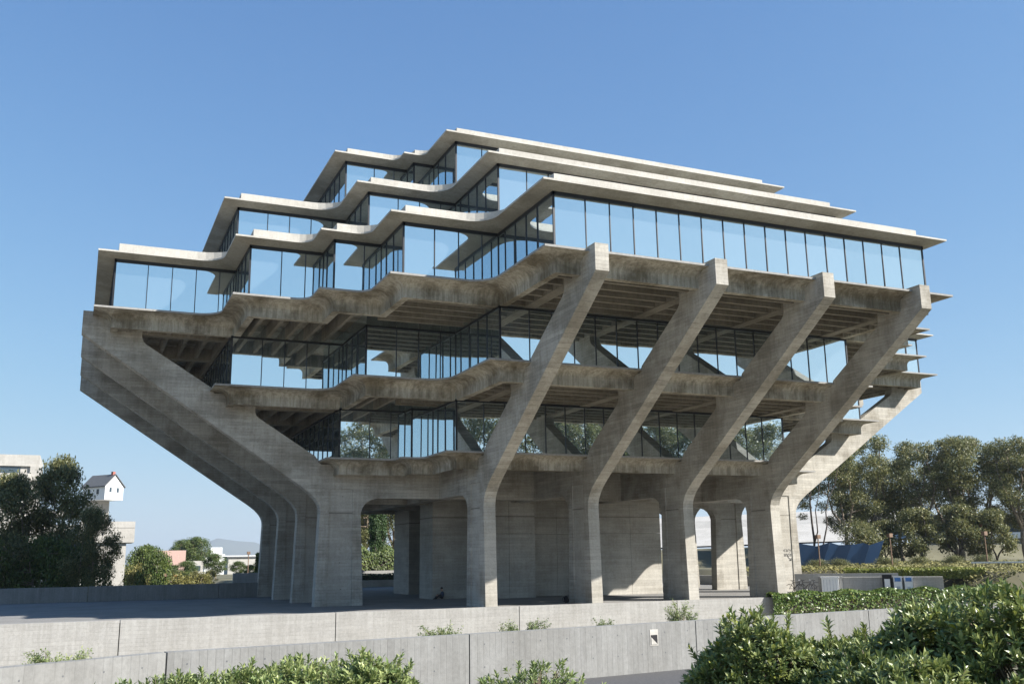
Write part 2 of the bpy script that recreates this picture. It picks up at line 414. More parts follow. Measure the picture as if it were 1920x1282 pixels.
for nm, ch, z, prof in (('S4', C4, 9.84, COVE4), ('S5', C5, 14.43, COVE), ('S6', C6, 19.03, COVE)):
    sl_o = ring_solid(ch, prof, z).build('floor_slab', ['cove_concrete', 'kerb_concrete'], LIB); slabs[nm] = sl_o
    ya = {'S4': -19.2, 'S5': -26.0, 'S6': -33.6}[nm]
    for rots, yb, wmax in (((0, 2), {'S4': -16.2, 'S5': -14.9, 'S6': -19.7}[nm], {'S4': 99, 'S5': 16.4, 'S6': 19.15}[nm]), ((1, 3), {'S4': -15.2, 'S5': -16.8, 'S6': -20.7}[nm], 99)):
        y = ya
        while y < yb:
            w = min(concave_limit(ch, y-1.35)-1.35, wmax)
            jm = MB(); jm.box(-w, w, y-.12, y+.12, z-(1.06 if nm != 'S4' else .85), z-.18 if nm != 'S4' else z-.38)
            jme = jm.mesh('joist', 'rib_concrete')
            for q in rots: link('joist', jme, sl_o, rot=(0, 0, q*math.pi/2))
            y += S/6
    if nm != 'S4':
        bm_ = MB(); ra, rb_ = (33.2, 22.0) if nm == 'S6' else (25.6, 17.0)
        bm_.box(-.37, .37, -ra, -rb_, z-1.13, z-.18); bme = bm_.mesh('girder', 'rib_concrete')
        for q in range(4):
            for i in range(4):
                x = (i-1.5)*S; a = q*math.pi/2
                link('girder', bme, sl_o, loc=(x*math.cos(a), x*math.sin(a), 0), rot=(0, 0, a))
for nm, ch, z in (('R6', C6, 22.74), ('R7', C5, 27.33), ('R8', C4, 31.93)):
    ro = ring_solid(ch, ROOF, z).build('roof_slab', ['roof_concrete', 'white_band'], LIB)
    chb = [e if e[0] == 'v' else (*e[:3], min(e[3], .3)) for e in ch] if nm == 'R8' else ch
    b_ = ring_solid(ch, [(1.25, .86), (1.25, -.05)], z, mitre=False) if nm != 'R8' else ring_solid(chb, [(1.2, .82), (1.2, -.05)], z, mitre=False)
    b_.build('parapet_band', 'white_band', ro)

# ---- slanted columns (bents)
BW = 0.816
prof = [(20.69, -.05), (20.47, 6.25), (20.50, 6.58), (20.62, 6.92), (20.85, 7.25), (21.2, 7.6), (21.75, 8.02), (36.4, 17.72), (36.4, 19.22), (35.0, 19.22),
        (35.0, 18.72), (32.72, 18.72), (32.70, 17.72), (32.62, 17.45), (32.45, 17.26), (28.15, 14.60), (27.9, 14.2), (25.14, 14.2), (25.12, 13.02), (25.04, 12.8), (24.9, 12.66),
        (20.9, 10.14), (20.5, 9.6), (15.6, 9.6), (15.6, 7.29), (16.45, 7.27), (16.9, 7.16), (17.25, 6.93), (17.48, 6.6), (17.6, 6.25), (17.33, -.05)]
cb = MB(); k = len(prof)
cb.v = [(-BW/2, -r, z) for r, z in prof]+[(BW/2, -r, z) for r, z in prof]
cb.f = [tuple(range(k)), tuple(reversed(range(k, 2*k)))]+[((i+1) % k, i, k+i, k+(i+1) % k) for i in range(k)]
cb.mi = [0]*len(cb.f)
cme = cb.mesh('slanted_column', ['board_concrete', 'column_concrete'])
tmp = bpy.data.objects.new('tmp_column', cme); COL.objects.link(tmp)
bmx = bmesh.new(); bmx.from_mesh(cme); bmesh.ops.recalc_face_normals(bmx, faces=bmx.faces); bmx.to_mesh(cme); bmx.free()
cutters = []
for s_ in (-1, 1):
    c_ = MB(); xin = s_*(BW/2-.07); xo = s_*(BW/2+.3); pr_ = [(18.12, -1), (19.78, -1), (19.86, 7.9), (18.2, 7.9)]
    c_.v = [(xin, -r, z) for r, z in pr_]+[(xo, -r, z) for r, z in pr_]
    c_.f = [(0, 1, 2, 3), (7, 6, 5, 4)]+[((i+1) % 4, i, 4+i, 4+(i+1) % 4) for i in range(4)]; c_.mi = [0]*6
    me_ = c_.mesh('cut', 'board_concrete'); bmx = bmesh.new(); bmx.from_mesh(me_); bmesh.ops.recalc_face_normals(bmx, faces=bmx.faces); bmx.to_mesh(me_); bmx.free()
    o = bpy.data.objects.new('tmp_cut', me_); COL.objects.link(o); cutters.append(o)
    md = tmp.modifiers.new('cut', 'BOOLEAN'); md.operation = 'DIFFERENCE'; md.solver = 'EXACT'; md.object = o
dg = bpy.context.evaluated_depsgraph_get()
col_me = bpy.data.meshes.new_from_object(tmp.evaluated_get(dg)); col_me.name = 'slanted_column'
for o in cutters+[tmp]: bpy.data.objects.remove(o)
for p_ in col_me.polygons:
    if p_.center.z < 6.3: p_.material_index = 1
columns = {}
for q in range(4):
    for i in range(4):
        x = (i-1.5)*S; a = -q*math.pi/2          # q=0 front, 1 west, 2 back, 3 east
        columns[q, i] = link('slanted_column', col_me, LIB, loc=(x*math.cos(a), x*math.sin(a), 0), rot=(0, 0, a))
# construction joint collar lines at the knee: thin shadow gap as a proud strip
# ---- grid beams above the undercroft
bm_ = MB(); bm_.box(-.39, .39, -16.2, 16.2, 7.3, 9.5); bme = bm_.mesh('beam', 'board_concrete')
for i in range(4):
    x = (i-1.5)*S
    link('beam', bme, LIB, loc=(x, 0, .003)); link('beam', bme, LIB, loc=(0, x, 0), rot=(0, 0, math.pi/2))
# ---- core walls on the plaza
for (x0, x1, y0, y1) in ((-10, -6.75, -5.2, -2), (-6.7, -2.2, -7.6, -2), (3.66, 9.5, -7.6, -1.0), (-2.15, 3.6, -5.6, -2), (-8.2, -4.1, 6.5, 11.1), (-4, 8.5, -1.9, 10)):
    seams = [x0]+([x0+(x1-x0)*.5] if x1-x0 > 4 else [])+[x1]
    for a, c in zip(seams, seams[1:]):
        for z0, z1 in ((0, 4.92), (4.94, 8.7)):
            b_ = MB(); b_.box(a+.012, c-.012, y0, y1, z0, z1); b_.build('core_wall_panel', 'column_concrete', LIB)
# ---- glazing
pane_me = unit_box('pane', 'mirror_glass'); mull_me = unit_box('mullion', 'dark_metal')
random.seed(5)
def glaze(ch, z0, z1, head):
    q = outline(ch, 1.1, sharp=True); segs = list(zip(q, q[1:]+q[:1]))
    fr = MB()
    for (x0, y0), (x1, y1) in segs:
        lo = (min(x0, x1), min(y0, y1)); hi = (max(x0, x1), max(y0, y1))
        fr.box(lo[0]-.07, hi[0]+.07, lo[1]-.07, hi[1]+.07, z1-(.12 if head-z1 > .1 else .2), z1+.03)
        fr.box(lo[0]-.05, hi[0]+.05, lo[1]-.05, hi[1]+.05, z0-.02, z0+.07)
    frame = fr.build('window_frame', 'dark_metal', LIB)
    hid_p, hid_m = MB(), MB(); done = set()
    for (x0, y0), (x1, y1) in segs:
        alongx = abs(y0-y1) < 1e-6; d = (x1-x0) if alongx else (y1-y0)
        # clockwise polygon: outward normal is to the left of travel
        nrm = (0, 1) if (alongx and d > 0) else (0, -1) if alongx else (-1, 0) if d > 0 else (1, 0)
        a, c = (min(x0, x1), max(x0, x1)) if alongx else (min(y0, y1), max(y0, y1))
        cuts = [a]; kk = math.ceil(a/1.52-.5)
        while (kk+.5)*1.52 < c:
            t = (kk+.5)*1.52
            if t-a > .6 and c-t > .6: cuts.append(t)
            kk += 1
        cuts.append(c)
        fixed = y0 if alongx else x0
        vis = (nrm == (0, -1) and fixed < 0) or (nrm == (-1, 0) and fixed < 0 and (y0+y1)/2 < -13.2)
        for u, v in zip(cuts, cuts[1:]):
            mid, w = (u+v)/2, v-u-.03
            zt = max(head, z1); loc = (mid, fixed, (z0+zt)/2) if alongx else (fixed, mid, (z0+zt)/2)
            sc = (w, .03, zt-z0-.1) if alongx else (.03, w, zt-z0-.1)
            if vis:
                link('pane', pane_me, frame, loc, (random.gauss(0, .0025) if alongx else 0, random.gauss(0, .0025) if not alongx else 0, random.gauss(0, .003)), sc)
            else:
                hid_p.box(loc[0]-sc[0]/2, loc[0]+sc[0]/2, loc[1]-sc[1]/2, loc[1]+sc[1]/2, loc[2]-sc[2]/2, loc[2]+sc[2]/2)
        for u in cuts:
            px, py = (u, fixed) if alongx else (fixed, u)
            key = (round(px, 2), round(py, 2))
            if key in done: continue
            done.add(key)
            big = u in (a, c); wd = .11 if big else .05; dp = .11 if big else .12
            sx, sy = (wd, dp) if alongx else (dp, wd)
            if vis: link('mullion', mull_me, frame, (px, py, (z0+z1)/2), None, (sx, sy, z1-z0))
            else: hid_m.box(px-sx/2, px+sx/2, py-sy/2, py+sy/2, z0, z1)
    if hid_p.f: hid_p.build('pane', 'mirror_glass', frame, kind='stuff')
    if hid_m.f: hid_m.build('mullion', 'dark_metal', frame, kind='stuff')
glaze(C4, 9.84, 13.32, 14.23)
glaze(C5, 14.43, 17.88, 18.82)
glaze(C6, 19.03, 22.46, 22.47)
glaze(C5, 23.59, 27.06, 27.06)
glaze(C4, 28.18, 31.64, 31.66)
# ---- lettering on the front column of the east side
cu = bpy.data.curves.new('t', 'FONT'); cu.body = 'Library\nEntrance'; cu.size = 0.46; cu.align_x = 'RIGHT'; cu.space_line = 0.82; cu.extrude = 0.004
to = bpy.data.objects.new('t', cu); COL.objects.link(to); dg = bpy.context.evaluated_depsgraph_get()
tme = bpy.data.meshes.new_from_object(to.evaluated_get(dg)); bpy.data.objects.remove(to)
tme.materials.clear(); tme.materials.append(MATS['ink'])
ec = columns[3, 0]
dgl = bpy.context.evaluated_depsgraph_get()
lt = link('lettering', tme, LIB, loc=(19.74, -3*S/2-BW/2+.062, 3.25), rot=(math.pi/2, 0, 0))
ar = MB()
for pts in (((19.42, 2.86), (19.47, 2.90), (19.80, 2.57), (19.75, 2.53)), ((19.78, 2.50), (19.84, 2.50), (19.84, 2.74), (19.78, 2.74)), ((19.58, 2.50), (19.78, 2.50), (19.78, 2.56), (19.58, 2.56))):
    y = -3*S/2-BW/2+.07
    pts = [(x-.14, z) for x, z in pts]
    ar.v += [(x, y-.012, z) for x, z in pts]+[(x, y-.004, z) for x, z in pts]; n0 = len(ar.v)-8
    ar.f += [tuple(n0+i for i in range(4)), tuple(n0+7-i for i in range(4))]+[(n0+i, n0+4+i, n0+4+(i+1) % 4, n0+(i+1) % 4) for i in range(4)]; ar.mi += [0]*6
ar.build('arrow', 'ink', LIB)

# ================================================================== plants
def leafy_crown(mb, clumps, per, size, rnd, droop=0.35, flat=0.6, elong=2.2):
    """leaf faces spread through ellipsoid clumps, denser toward each clump's outside"""
    for (c, r) in clumps:
        c = Vector(c); k = int(per*(r**1.6))
        for _ in range(k):
            d = Vector((rnd.gauss(0, 1), rnd.gauss(0, 1), rnd.gauss(0, 1))).normalized()
            rr = r*(rnd.random()**0.45)*(1+rnd.gauss(0, .12)); p = c+Vector((d.x*rr, d.y*rr, d.z*rr*flat))
            a = Vector((rnd.gauss(0, 1), rnd.gauss(0, 1), rnd.gauss(0, .7)-droop*1.5)).normalized()
            nn = (d*.9+Vector((rnd.gauss(0, .7), rnd.gauss(0, .7), rnd.gauss(.3, .6)))).normalized()
            b_ = a.cross(nn)
            if b_.length < 1e-3: continue
            b_.normalize(); s_ = size*rnd.uniform(.6, 1.35); w = s_/elong
            mb.quad([p-a*s_*.5, p+b_*w*.5, p+a*s_*.5, p-b_*w*.5])
def limb(mb, p0, p1, r0, r1, rnd, bend=.12, seg=5, n=5):
    p0, p1 = Vector(p0), Vector(p1); L_ = (p1-p0).length; pts = []
    off = Vector((rnd.gauss(0, 1), rnd.gauss(0, 1), rnd.gauss(0, .4)))*bend*L_
    for i in range(n+1):
        t = i/n; pts.append(p0.lerp(p1, t)+off*math.sin(math.pi*t)*.5+Vector((rnd.gauss(0, 1), rnd.gauss(0, 1), 0))*L_*.012)
    mb.tube(pts, [r0+(r1-r0)*i/n for i in range(n+1)], seg)
    return pts
def tree_meshes(seed, height, spread, bare=.35, clumps=34, per=95, size=.34, leaf='gum_leaf', bark='bark', fork=3, cr=(1.0, 2.0), droop=.4, shape='vase', elong=2.4):
    rnd = random.Random(seed); tb, lb = MB(), MB(); cl = []
    lean = Vector((rnd.gauss(0, .05), rnd.gauss(0, .05), 0))*height
    fp = Vector((lean.x*.4, lean.y*.4, height*bare*rnd.uniform(.7, 1)))
    tr = limb(tb, (0, 0, -.3), fp, height*.02+.06, height*.014+.04, rnd, .06, 8)
    mains = []
    for i in range(fork):
        a = 2*math.pi*(i+rnd.random()*.6)/fork; rad = spread*rnd.uniform(.25, .55)
        end = Vector((math.cos(a)*rad+lean.x, math.sin(a)*rad+lean.y, height*rnd.uniform(.78, .93)))
        mains.append(limb(tb, fp, end, height*.012+.03, .04, rnd, .13, 6, 8))
    for i in range(clumps):
        a = rnd.random()*2*math.pi; t = (i+.5)/clumps
        z = height*(bare+(1-bare)*(.08+.92*t**.8))
        if shape == 'vase': env = spread*(.45+.55*math.sin(math.pi*min(1, .18+.82*t)))
        elif shape == 'round': env = spread*math.sqrt(max(.06, 1-(2*t-.9)**2))
        else: env = spread*(1-t)**.7
        rr = env*(.4+.6*rnd.random() if shape == 'vase' else math.sqrt(rnd.random())*.95); r = rnd.uniform(*cr)
        c = Vector((math.cos(a)*rr+lean.x*t, math.sin(a)*rr+lean.y*t, min(z, height-r*.5)))
        cl.append((c, r))
        src = min((p for mlist in mains for p in mlist[2:]), key=lambda p: (p-c).length+max(0, p.z-c.z)*2)
        limb(tb, src, c, .055+height*.0015, .015, rnd, .15, 4, 4)
    leafy_crown(lb, cl, per, size, rnd, droop, .75, elong)
    return tb.mesh('trunk', bark, True), lb.mesh('crown', leaf)
def tree(name, label, cat, meshes, loc, rz=0, scale=1.0, group=None):
    t = thing(name, label, cat, loc, rz, group, (scale,)*3 if isinstance(scale, (int, float)) else scale)
    link('trunk', meshes[0], t); link('crown', meshes[1], t, kind='stuff'); return t

GUM = [tree_meshes(11, 18, 5.2, .26, 42, 230, .32, cr=(.8, 2.0)), tree_meshes(12, 18, 4.7, .40, 34, 250, .32, fork=2, cr=(.8, 1.9)), tree_meshes(13, 18, 5.9, .22, 46, 220, .32, fork=4, cr=(.8, 2.1))]
BROAD = [tree_meshes(21, 10, 4.6, .18, 44, 120, .34, 'green_leaf', shape='round', droop=.15, elong=1.7), tree_meshes(22, 10, 4.4, .2, 40, 115, .34, 'olive_leaf', shape='round', droop=.1, elong=1.7)]
GUMD = [tree_meshes(14, 18, 5.4, .14, 52, 260, .34, cr=(.9, 2.2), shape='round'), tree_meshes(15, 18, 4.6, .12, 50, 300, .34, cr=(.9, 2.0), shape='round')]
CYP = tree_meshes(31, 13, .62, .04, 80, 620, .22, 'cypress_leaf', 'dark_bark', fork=2, cr=(.5, .8), droop=-.6, shape='cone')

# --- eucalyptus row on the right, beyond the blue screen
row = [(56, 21, 16.0, 0, .3), (61.5, 21.5, 18.6, 2, 1.2), (65.5, 18.5, 17.6, 0, 2.4), (69.5, 15.5, 17.9, 1, .9), (73.5, 16.5, 18.3, 2, 3.6), (74, 9.5, 17.4, 0, 4.8), (80, 8, 18.0, 2, 5.5), (50.5, 26.5, 14.5, 1, 2.0), (63.5, 27, 15.5, 2, 4.1), (69, 25, 16, 0, 5.2), (76, 22, 16.5, 2, .7), (81, 15, 16.5, 0, 1.9)]
for i, (x, y, h, k, rz) in enumerate(row):
    tree('eucalyptus_tree', ('second', 'third', 'fourth', 'fifth', 'sixth', 'seventh', 'eighth', 'first', 'ninth', 'tenth', 'eleventh', 'twelfth')[i]+' eucalyptus of the far row, counting from the bare stemmed tree', 'tree', GUM[k], (x, y, ground_z(x, y)-.2), rz, (h-ground_z(x, y))/18, 'eucalyptus row behind the blue screen')
# low dark understorey shrubs beneath the row
US = tree_meshes(41, 6.6, 2.6, .08, 34, 230, .30, 'gum_leaf', 'dark_bark', shape='vase', droop=.3, elong=2.0, cr=(.6, 1.4))
for od, x, y, sc in (('second', 60, 13, 1.0), ('third', 64, 11, 1.05), ('fourth', 67.5, 8.5, .95), ('first', 57.5, 16.5, .8)):
    tree('understorey_shrub', od+' dark shrub beneath the eucalyptus row, counting from the blue screen', 'shrub', US, (x, y, ground_z(x, y)-.2), x, sc, 'shrubs beneath the eucalyptus row')
# thin leaning bare trunks
bt = thing('bare_tree', 'slender dark tree with thin bare leaning stems behind the blue screen', 'tree', (44, 13.5, ground_z(44, 13.5)-.2))
tb = MB(); rnd = random.Random(3)
limb(tb, (0, 0, 0), (.2, .3, 12.5), .17, .07, rnd, .03, 6, 8); limb(tb, (.2, 0, .5), (3.6, -1.4, 13), .12, .04, rnd, .08, 6, 8); limb(tb, (.05, .2, 3), (1.6, -.6, 12), .09, .03, rnd, .1, 5, 7)
limb(tb, (.1, .2, 8), (-2.4, 1, 13), .06, .02, rnd, .1, 5, 5)
tb.build('trunk', 'dark_bark', bt, True)
lb = MB(); leafy_crown(lb, [((.3, .3, 13), 1.2), ((3.7, -1.4, 13.4), 1.5), ((2.0, -.8, 12.6), 1.0), ((-2.4, 1, 13.2), 1.1), ((-.6, .6, 9.2), .8)], 60, .32, rnd); lb.build('crown', 'gum_leaf', bt, kind='stuff')
sm = tree_meshes(44, 4.2, 1.5, .12, 22, 120, .24, 'gum_leaf', shape='round', droop=.2)
tree('young_tree', 'small rounded grey green tree behind the top of the blue screen', 'tree', sm, (50.5, 12.5, ground_z(50.5, 12.5)), 0, 1.15)

# --- big trees at the left, behind the plaza parapet
for i, (x, y, top, k, rz, lab) in enumerate([
        (-42.6, 30, 11.6, 2, .5, 'broad leafy eucalyptus, lower half in shade, in front of the concrete tower block'),
        (-37.6, 33, 13.6, 1, 2.2, 'tallest eucalyptus beside the small white gabled house'),
        (-34.3, 26, 8.2, 2, 4.0, 'dark shaded eucalyptus in front of the pale blank tower wall'),
        (-47.5, 27, 9.5, 0, 1.1, 'shaded eucalyptus behind the parapet where the plaza leaves the picture')]):
    tree('eucalyptus_tree', lab, 'tree', GUMD[k % 2], (x, y, ground_z(x, y)-.2), rz, ((top-ground_z(x, y))/17.6*(.78, .62, .62, .75)[i],)*2+((top-ground_z(x, y))/17.6,))
for i, (x, y, top, k, sc_xy, lab) in enumerate([
        (-38.6, 27, 5.6, 0, .62, 'dense shaded tree filling the base of the eucalyptus group'),
        (-44.2, 25.5, 6.5, 0, .62, 'dense shaded tree behind the parapet below the tower block'),
        (-34.6, 30, 4.6, 0, .5, 'shaded tree at the foot of the dark eucalyptus'),
        (-25.9, 62, 4.4, 0, .42, 'rounded green tree beside the pale blank tower wall'),
        (-25.4, 101, 5.6, 0, .6, 'tall green tree partly hiding the pink building'),
        (-28.0, 66, 2.6, 1, .5, 'olive brown tree against the foot of the blank tower wall'),
        (-12.0, 109, 4.6, 0, 1.05, 'green spreading tree to the side of the pink building'),
        (-18.4, 78, 1.6, 1, .9, 'low olive tree behind the parapet near the lamp post'),
        (-10.6, 72, 3.4, 0, .6, 'dark green tree beside the lamp post and library columns'),
        (-8.5, 219, 9.4, 0, .9, 'distant tree rising above the pink building roof'),
        (-3.6, 219, 10.2, 0, .9, 'far umbrella shaped tree on the skyline beyond the pink building'),
        (-17, 205, 7.6, 0, 1.0, 'distant dark tree on the skyline above the green tree'),
        (-9.2, 88, 2.6, 0, .9, 'green tree between the lamp post and the far white block'),
        (-15.8, 128, 3.4, 0, 1.1, 'rounded green tree in front of the pink building wing'),
        (-20.8, 140, 4.6, 0, .8, 'green tree just before the pink building wall'),
        (-15.2, 92, 1.8, 1, 1.0, 'low yellowish tree between the palm and the lamp post'),
        (-6.5, 118, 3.2, 0, 1.2, 'broad green tree under the far white rooftop block'),
        (-22.4, 60, 1.2, 1, .7, 'low olive shrub tree behind the parapet beside the short lamp post')]):
    gz = ground_z(x, y); h = (top-gz)/10
    tree('broad_tree', lab, 'tree', BROAD[k], (x, y, gz), i*1.3, (h*sc_xy, h*sc_xy, h))
rt_ = tree_meshes(47, 4, 1.6, .1, 18, 110, .26, 'red_leaf', shape='round')
tree('red_tree', 'small tree with red and orange autumn leaves', 'tree', rt_, (-26.0, 57, ground_z(-26, 57)), 0, (1.1, 1.1, 1.72))
# palm
pz = ground_z(-21.5, 88)
palm = thing('palm_tree', 'palm tree with orange dry fronds in front of the pink building', 'tree', (-21.5, 88, pz))
tb = MB(); tb.tube([(0, 0, -.3), (.05, 0, (1.2-pz)*.5), (0, 0, 1.2-pz)], [.42, .35, .4], 8); tb.build('trunk', 'bark', palm, True)
for kind, nfr, z0, tilt in (('palm_leaf', 34, 1.6, 0), ('dry_frond', 12, 1.2, 1)):
    fb = MB(); rnd = random.Random(8+nfr)
    for i in range(nfr):
        a = rnd.random()*6.283; el = rnd.uniform(-.5, 1.3) if not tilt else rnd.uniform(.2, .9); ln = rnd.uniform(2.0, 2.7) if not tilt else rnd.uniform(.9, 1.5)
        pts = []
        for j in range(7):
            t = j/6; dz = math.sin(el)*ln*t-1.3*t*t; rr = math.cos(el*.8)*ln*t; pts.append(Vector((math.cos(a)*rr, math.sin(a)*rr, z0-pz+dz)))
        side = Vector((-math.sin(a), math.cos(a), 0))
        for j in range(6):
            for s_ in (-1, 1):
                for q in (0, .5):
                    p = pts[j].lerp(pts[j+1], q); w = .42*math.sin(math.pi*(.12+.8*(j+q)/6))
                    d = (pts[j+1]-pts[j]).normalized()
                    fb.quad([p, p+d*.12, p+side*s_*w+d*.22-Vector((0, 0, w*.45))])
    fb.build('fronds' if not tilt else 'dry_fronds', kind, palm, kind='stuff')

# --- seen through the undercroft: hedge, cypresses, trees
for x, y, w_ in ((2.7, 56, 'western corner column'), (3.6, 56.4, 'core wall')):
    tree('cypress_tree', 'narrow dark cypress of the pair, the one closer to the '+w_, 'tree', CYP, (x, y, ground_z(x, y)-.2), x, 1.05, 'pair of cypresses')
for x, y, k, lab in ((3.5, 66, 0, 'pale trunked eucalyptus behind the twin cypresses, seen under the library'), (8.5, 67, 2, 'dark eucalyptus behind the big hedge, seen under the library'), (6, 78, 2, 'farther eucalyptus closing the view under the library'), (14, 72, 1, 'eucalyptus far behind the core walls'), (1.5, 74, 2, 'rearmost eucalyptus beyond the pale trunked one')):
    tree('eucalyptus_tree', lab, 'tree', GUM[k], (x, y, ground_z(x, y)-.2), y, 1.0)
def hedge(name, label, poly_pts, width, z0, z1, leaf, n, size, seed, lump=.15):
    """clipped or ragged hedge following a line: dark inner body plus leaf faces"""
    rnd = random.Random(seed); t = thing(name, label, 'hedge', (*poly_pts[0], z0))
    base = Vector((*poly_pts[0], z0)); core, lb = MB(), MB(); segs = []
    for a, c in zip(poly_pts, poly_pts[1:]):
        a, c = Vector((*a, 0)), Vector((*c, 0)); d = (c-a).normalized(); nr = Vector((-d.y, d.x, 0)); segs.append((a, c, d, nr))
        e0, e1 = (d*.55 if a == Vector((*poly_pts[0], 0)) else d*0), (d*.55 if c == Vector((*poly_pts[-1], 0)) else d*0); q = [a+e0-nr*width*.3, c-e1-nr*width*.3, c-e1+nr*width*.3, a+e0+nr*width*.3]
        core.prism([(v.x-base.x, v.y-base.y) for v in q], 0, (z1-z0)*.82)
    tot = sum((c-a).length for a, c, _, _ in segs)
    for a, c, d, nr in segs:
        k = int(n*(c-a).length/tot)
        for _ in range(k):
            u = rnd.uniform(-.2, 1.2)/((c-a).length)*.6 if rnd.random() < .06 else rnd.random(); side = rnd.random(); hh = z1-z0
            bumpz = lump*hh*math.sin(u*(c-a).length*1.7+seed)+rnd.gauss(0, lump*.35)
            if side < .45: off = rnd.uniform(-.5, .5)*width; zz = hh*(1-.35*(abs(off)/width*2)**3)+bumpz
            else: off = (.5 if rnd.random() < .5 else -.5)*width*rnd.uniform(.8, 1.05); zz = rnd.uniform(0, hh*.95)+bumpz*.5
            p = a.lerp(c, u)+nr*off; p = Vector((p.x-base.x, p.y-base.y, zz))
            nn = (Vector((nr.x*off*1.5, nr.y*off*1.5, zz/hh))+Vector((rnd.gauss(0, .6), rnd.gauss(0, .6), rnd.gauss(0, .6)))).normalized()
            ax_ = nn.orthogonal().normalized(); ax_ = Matrix.Rotation(rnd.random()*6.28, 3, nn) @ ax_; bx_ = nn.cross(ax_)
            s_ = size*rnd.uniform(.6, 1.3); lb.quad([p-ax_*s_*.5, p+bx_*s_*.32, p+ax_*s_*.5, p-bx_*s_*.32])
    core.build('stems', 'dark_bark', t); lb.build('foliage', leaf, t, kind='stuff'); return t  # first mesh is a solid dark block filling the hedge, not separate stems
hedge('tall_hedge', 'large loose green hedge behind the plaza, below the cypresses', [(-14, 52), (14, 52)], 3.0, .1, 4.5, 'green_leaf', 16000, .3, 4, .12)
hedge('clipped_hedge', 'dark clipped hedge on the low wall seen under the library', [(-13, 34.6), (8, 34.6)], 1.0, .75, 1.5, 'cypress_leaf', 6000, .16, 6, .05)
lw_ = MB(); lw_.box(-17.9, 14, 34.05, 35.4, -.5, .8); o = lw_.build('low_wall', 'far_concrete'); o['label'] = 'low shaded concrete wall carrying the dark clipped hedge'; o['category'] = 'wall'
lw_ = MB(); lw_.box(-17.9, 14, 46.0, 46.4, -.5, 1.75); o = lw_.build('garden_wall', 'kerb_concrete'); o['label'] = 'pale thin wall at the foot of the large green hedge'; o['category'] = 'wall'
hedge('ivy_hedge', 'glossy ivy hedge covering the end of the pale plaza wall', [(8.4, -23.1), (31, -23.1)], .9, -1.6, .42, 'ivy_leaf', 17000, .2, 9, .05)
hedge('yellow_hedge', 'yellow green clipped hedge above the low wall with the bins', [(25.2, -12.0), (28.2, -15.0), (33, -19.6)], 1.6, .9, 1.75, 'yellow_hedge_leaf', 12000, .2, 14, .05)

# --- foreground bushes with whorled leaves
def leaf_shape(mb, p, d, nrm, ln, w):
    s_ = d.cross(nrm).normalized(); up_ = s_.cross(d).normalized()
    a = p; b1 = p+d*ln*.62+up_*ln*.05; c = p+d*ln-up_*ln*.06
    l1, r1 = b1+s_*w*.5+up_*w*.16, b1-s_*w*.5+up_*w*.16
    l0, r0 = p+d*ln*.3+s_*w*.27+up_*w*.1, p+d*ln*.3-s_*w*.27+up_*w*.1
    n0 = len(mb.v); mb.v += [tuple(v) for v in (a, l0, l1, c, r1, r0, b1)]
    mb.f += [(n0, n0+6, n0+2, n0+1), (n0+6, n0+3, n0+2), (n0, n0+5, n0+4, n0+6), (n0+6, n0+4, n0+3)]; mb.mi += [0]*4
def whorl(mb, p, axis, rnd, ln=.075, k=13):
    a = axis.orthogonal().normalized(); b_ = axis.cross(a)
    for i in range(k):
        t = i*2.399+rnd.random()*.4; el = .25+1.0*(i/k)+rnd.gauss(0, .1); h = -ln*.9*(1-i/k)
        rad = a*math.cos(t)+b_*math.sin(t); d = (rad*math.cos(el)+axis*math.sin(el)).normalized()
        leaf_shape(mb, p+axis*h, d, axis if el < 1 else -rad, ln*rnd.uniform(.75, 1.2), ln*.33)
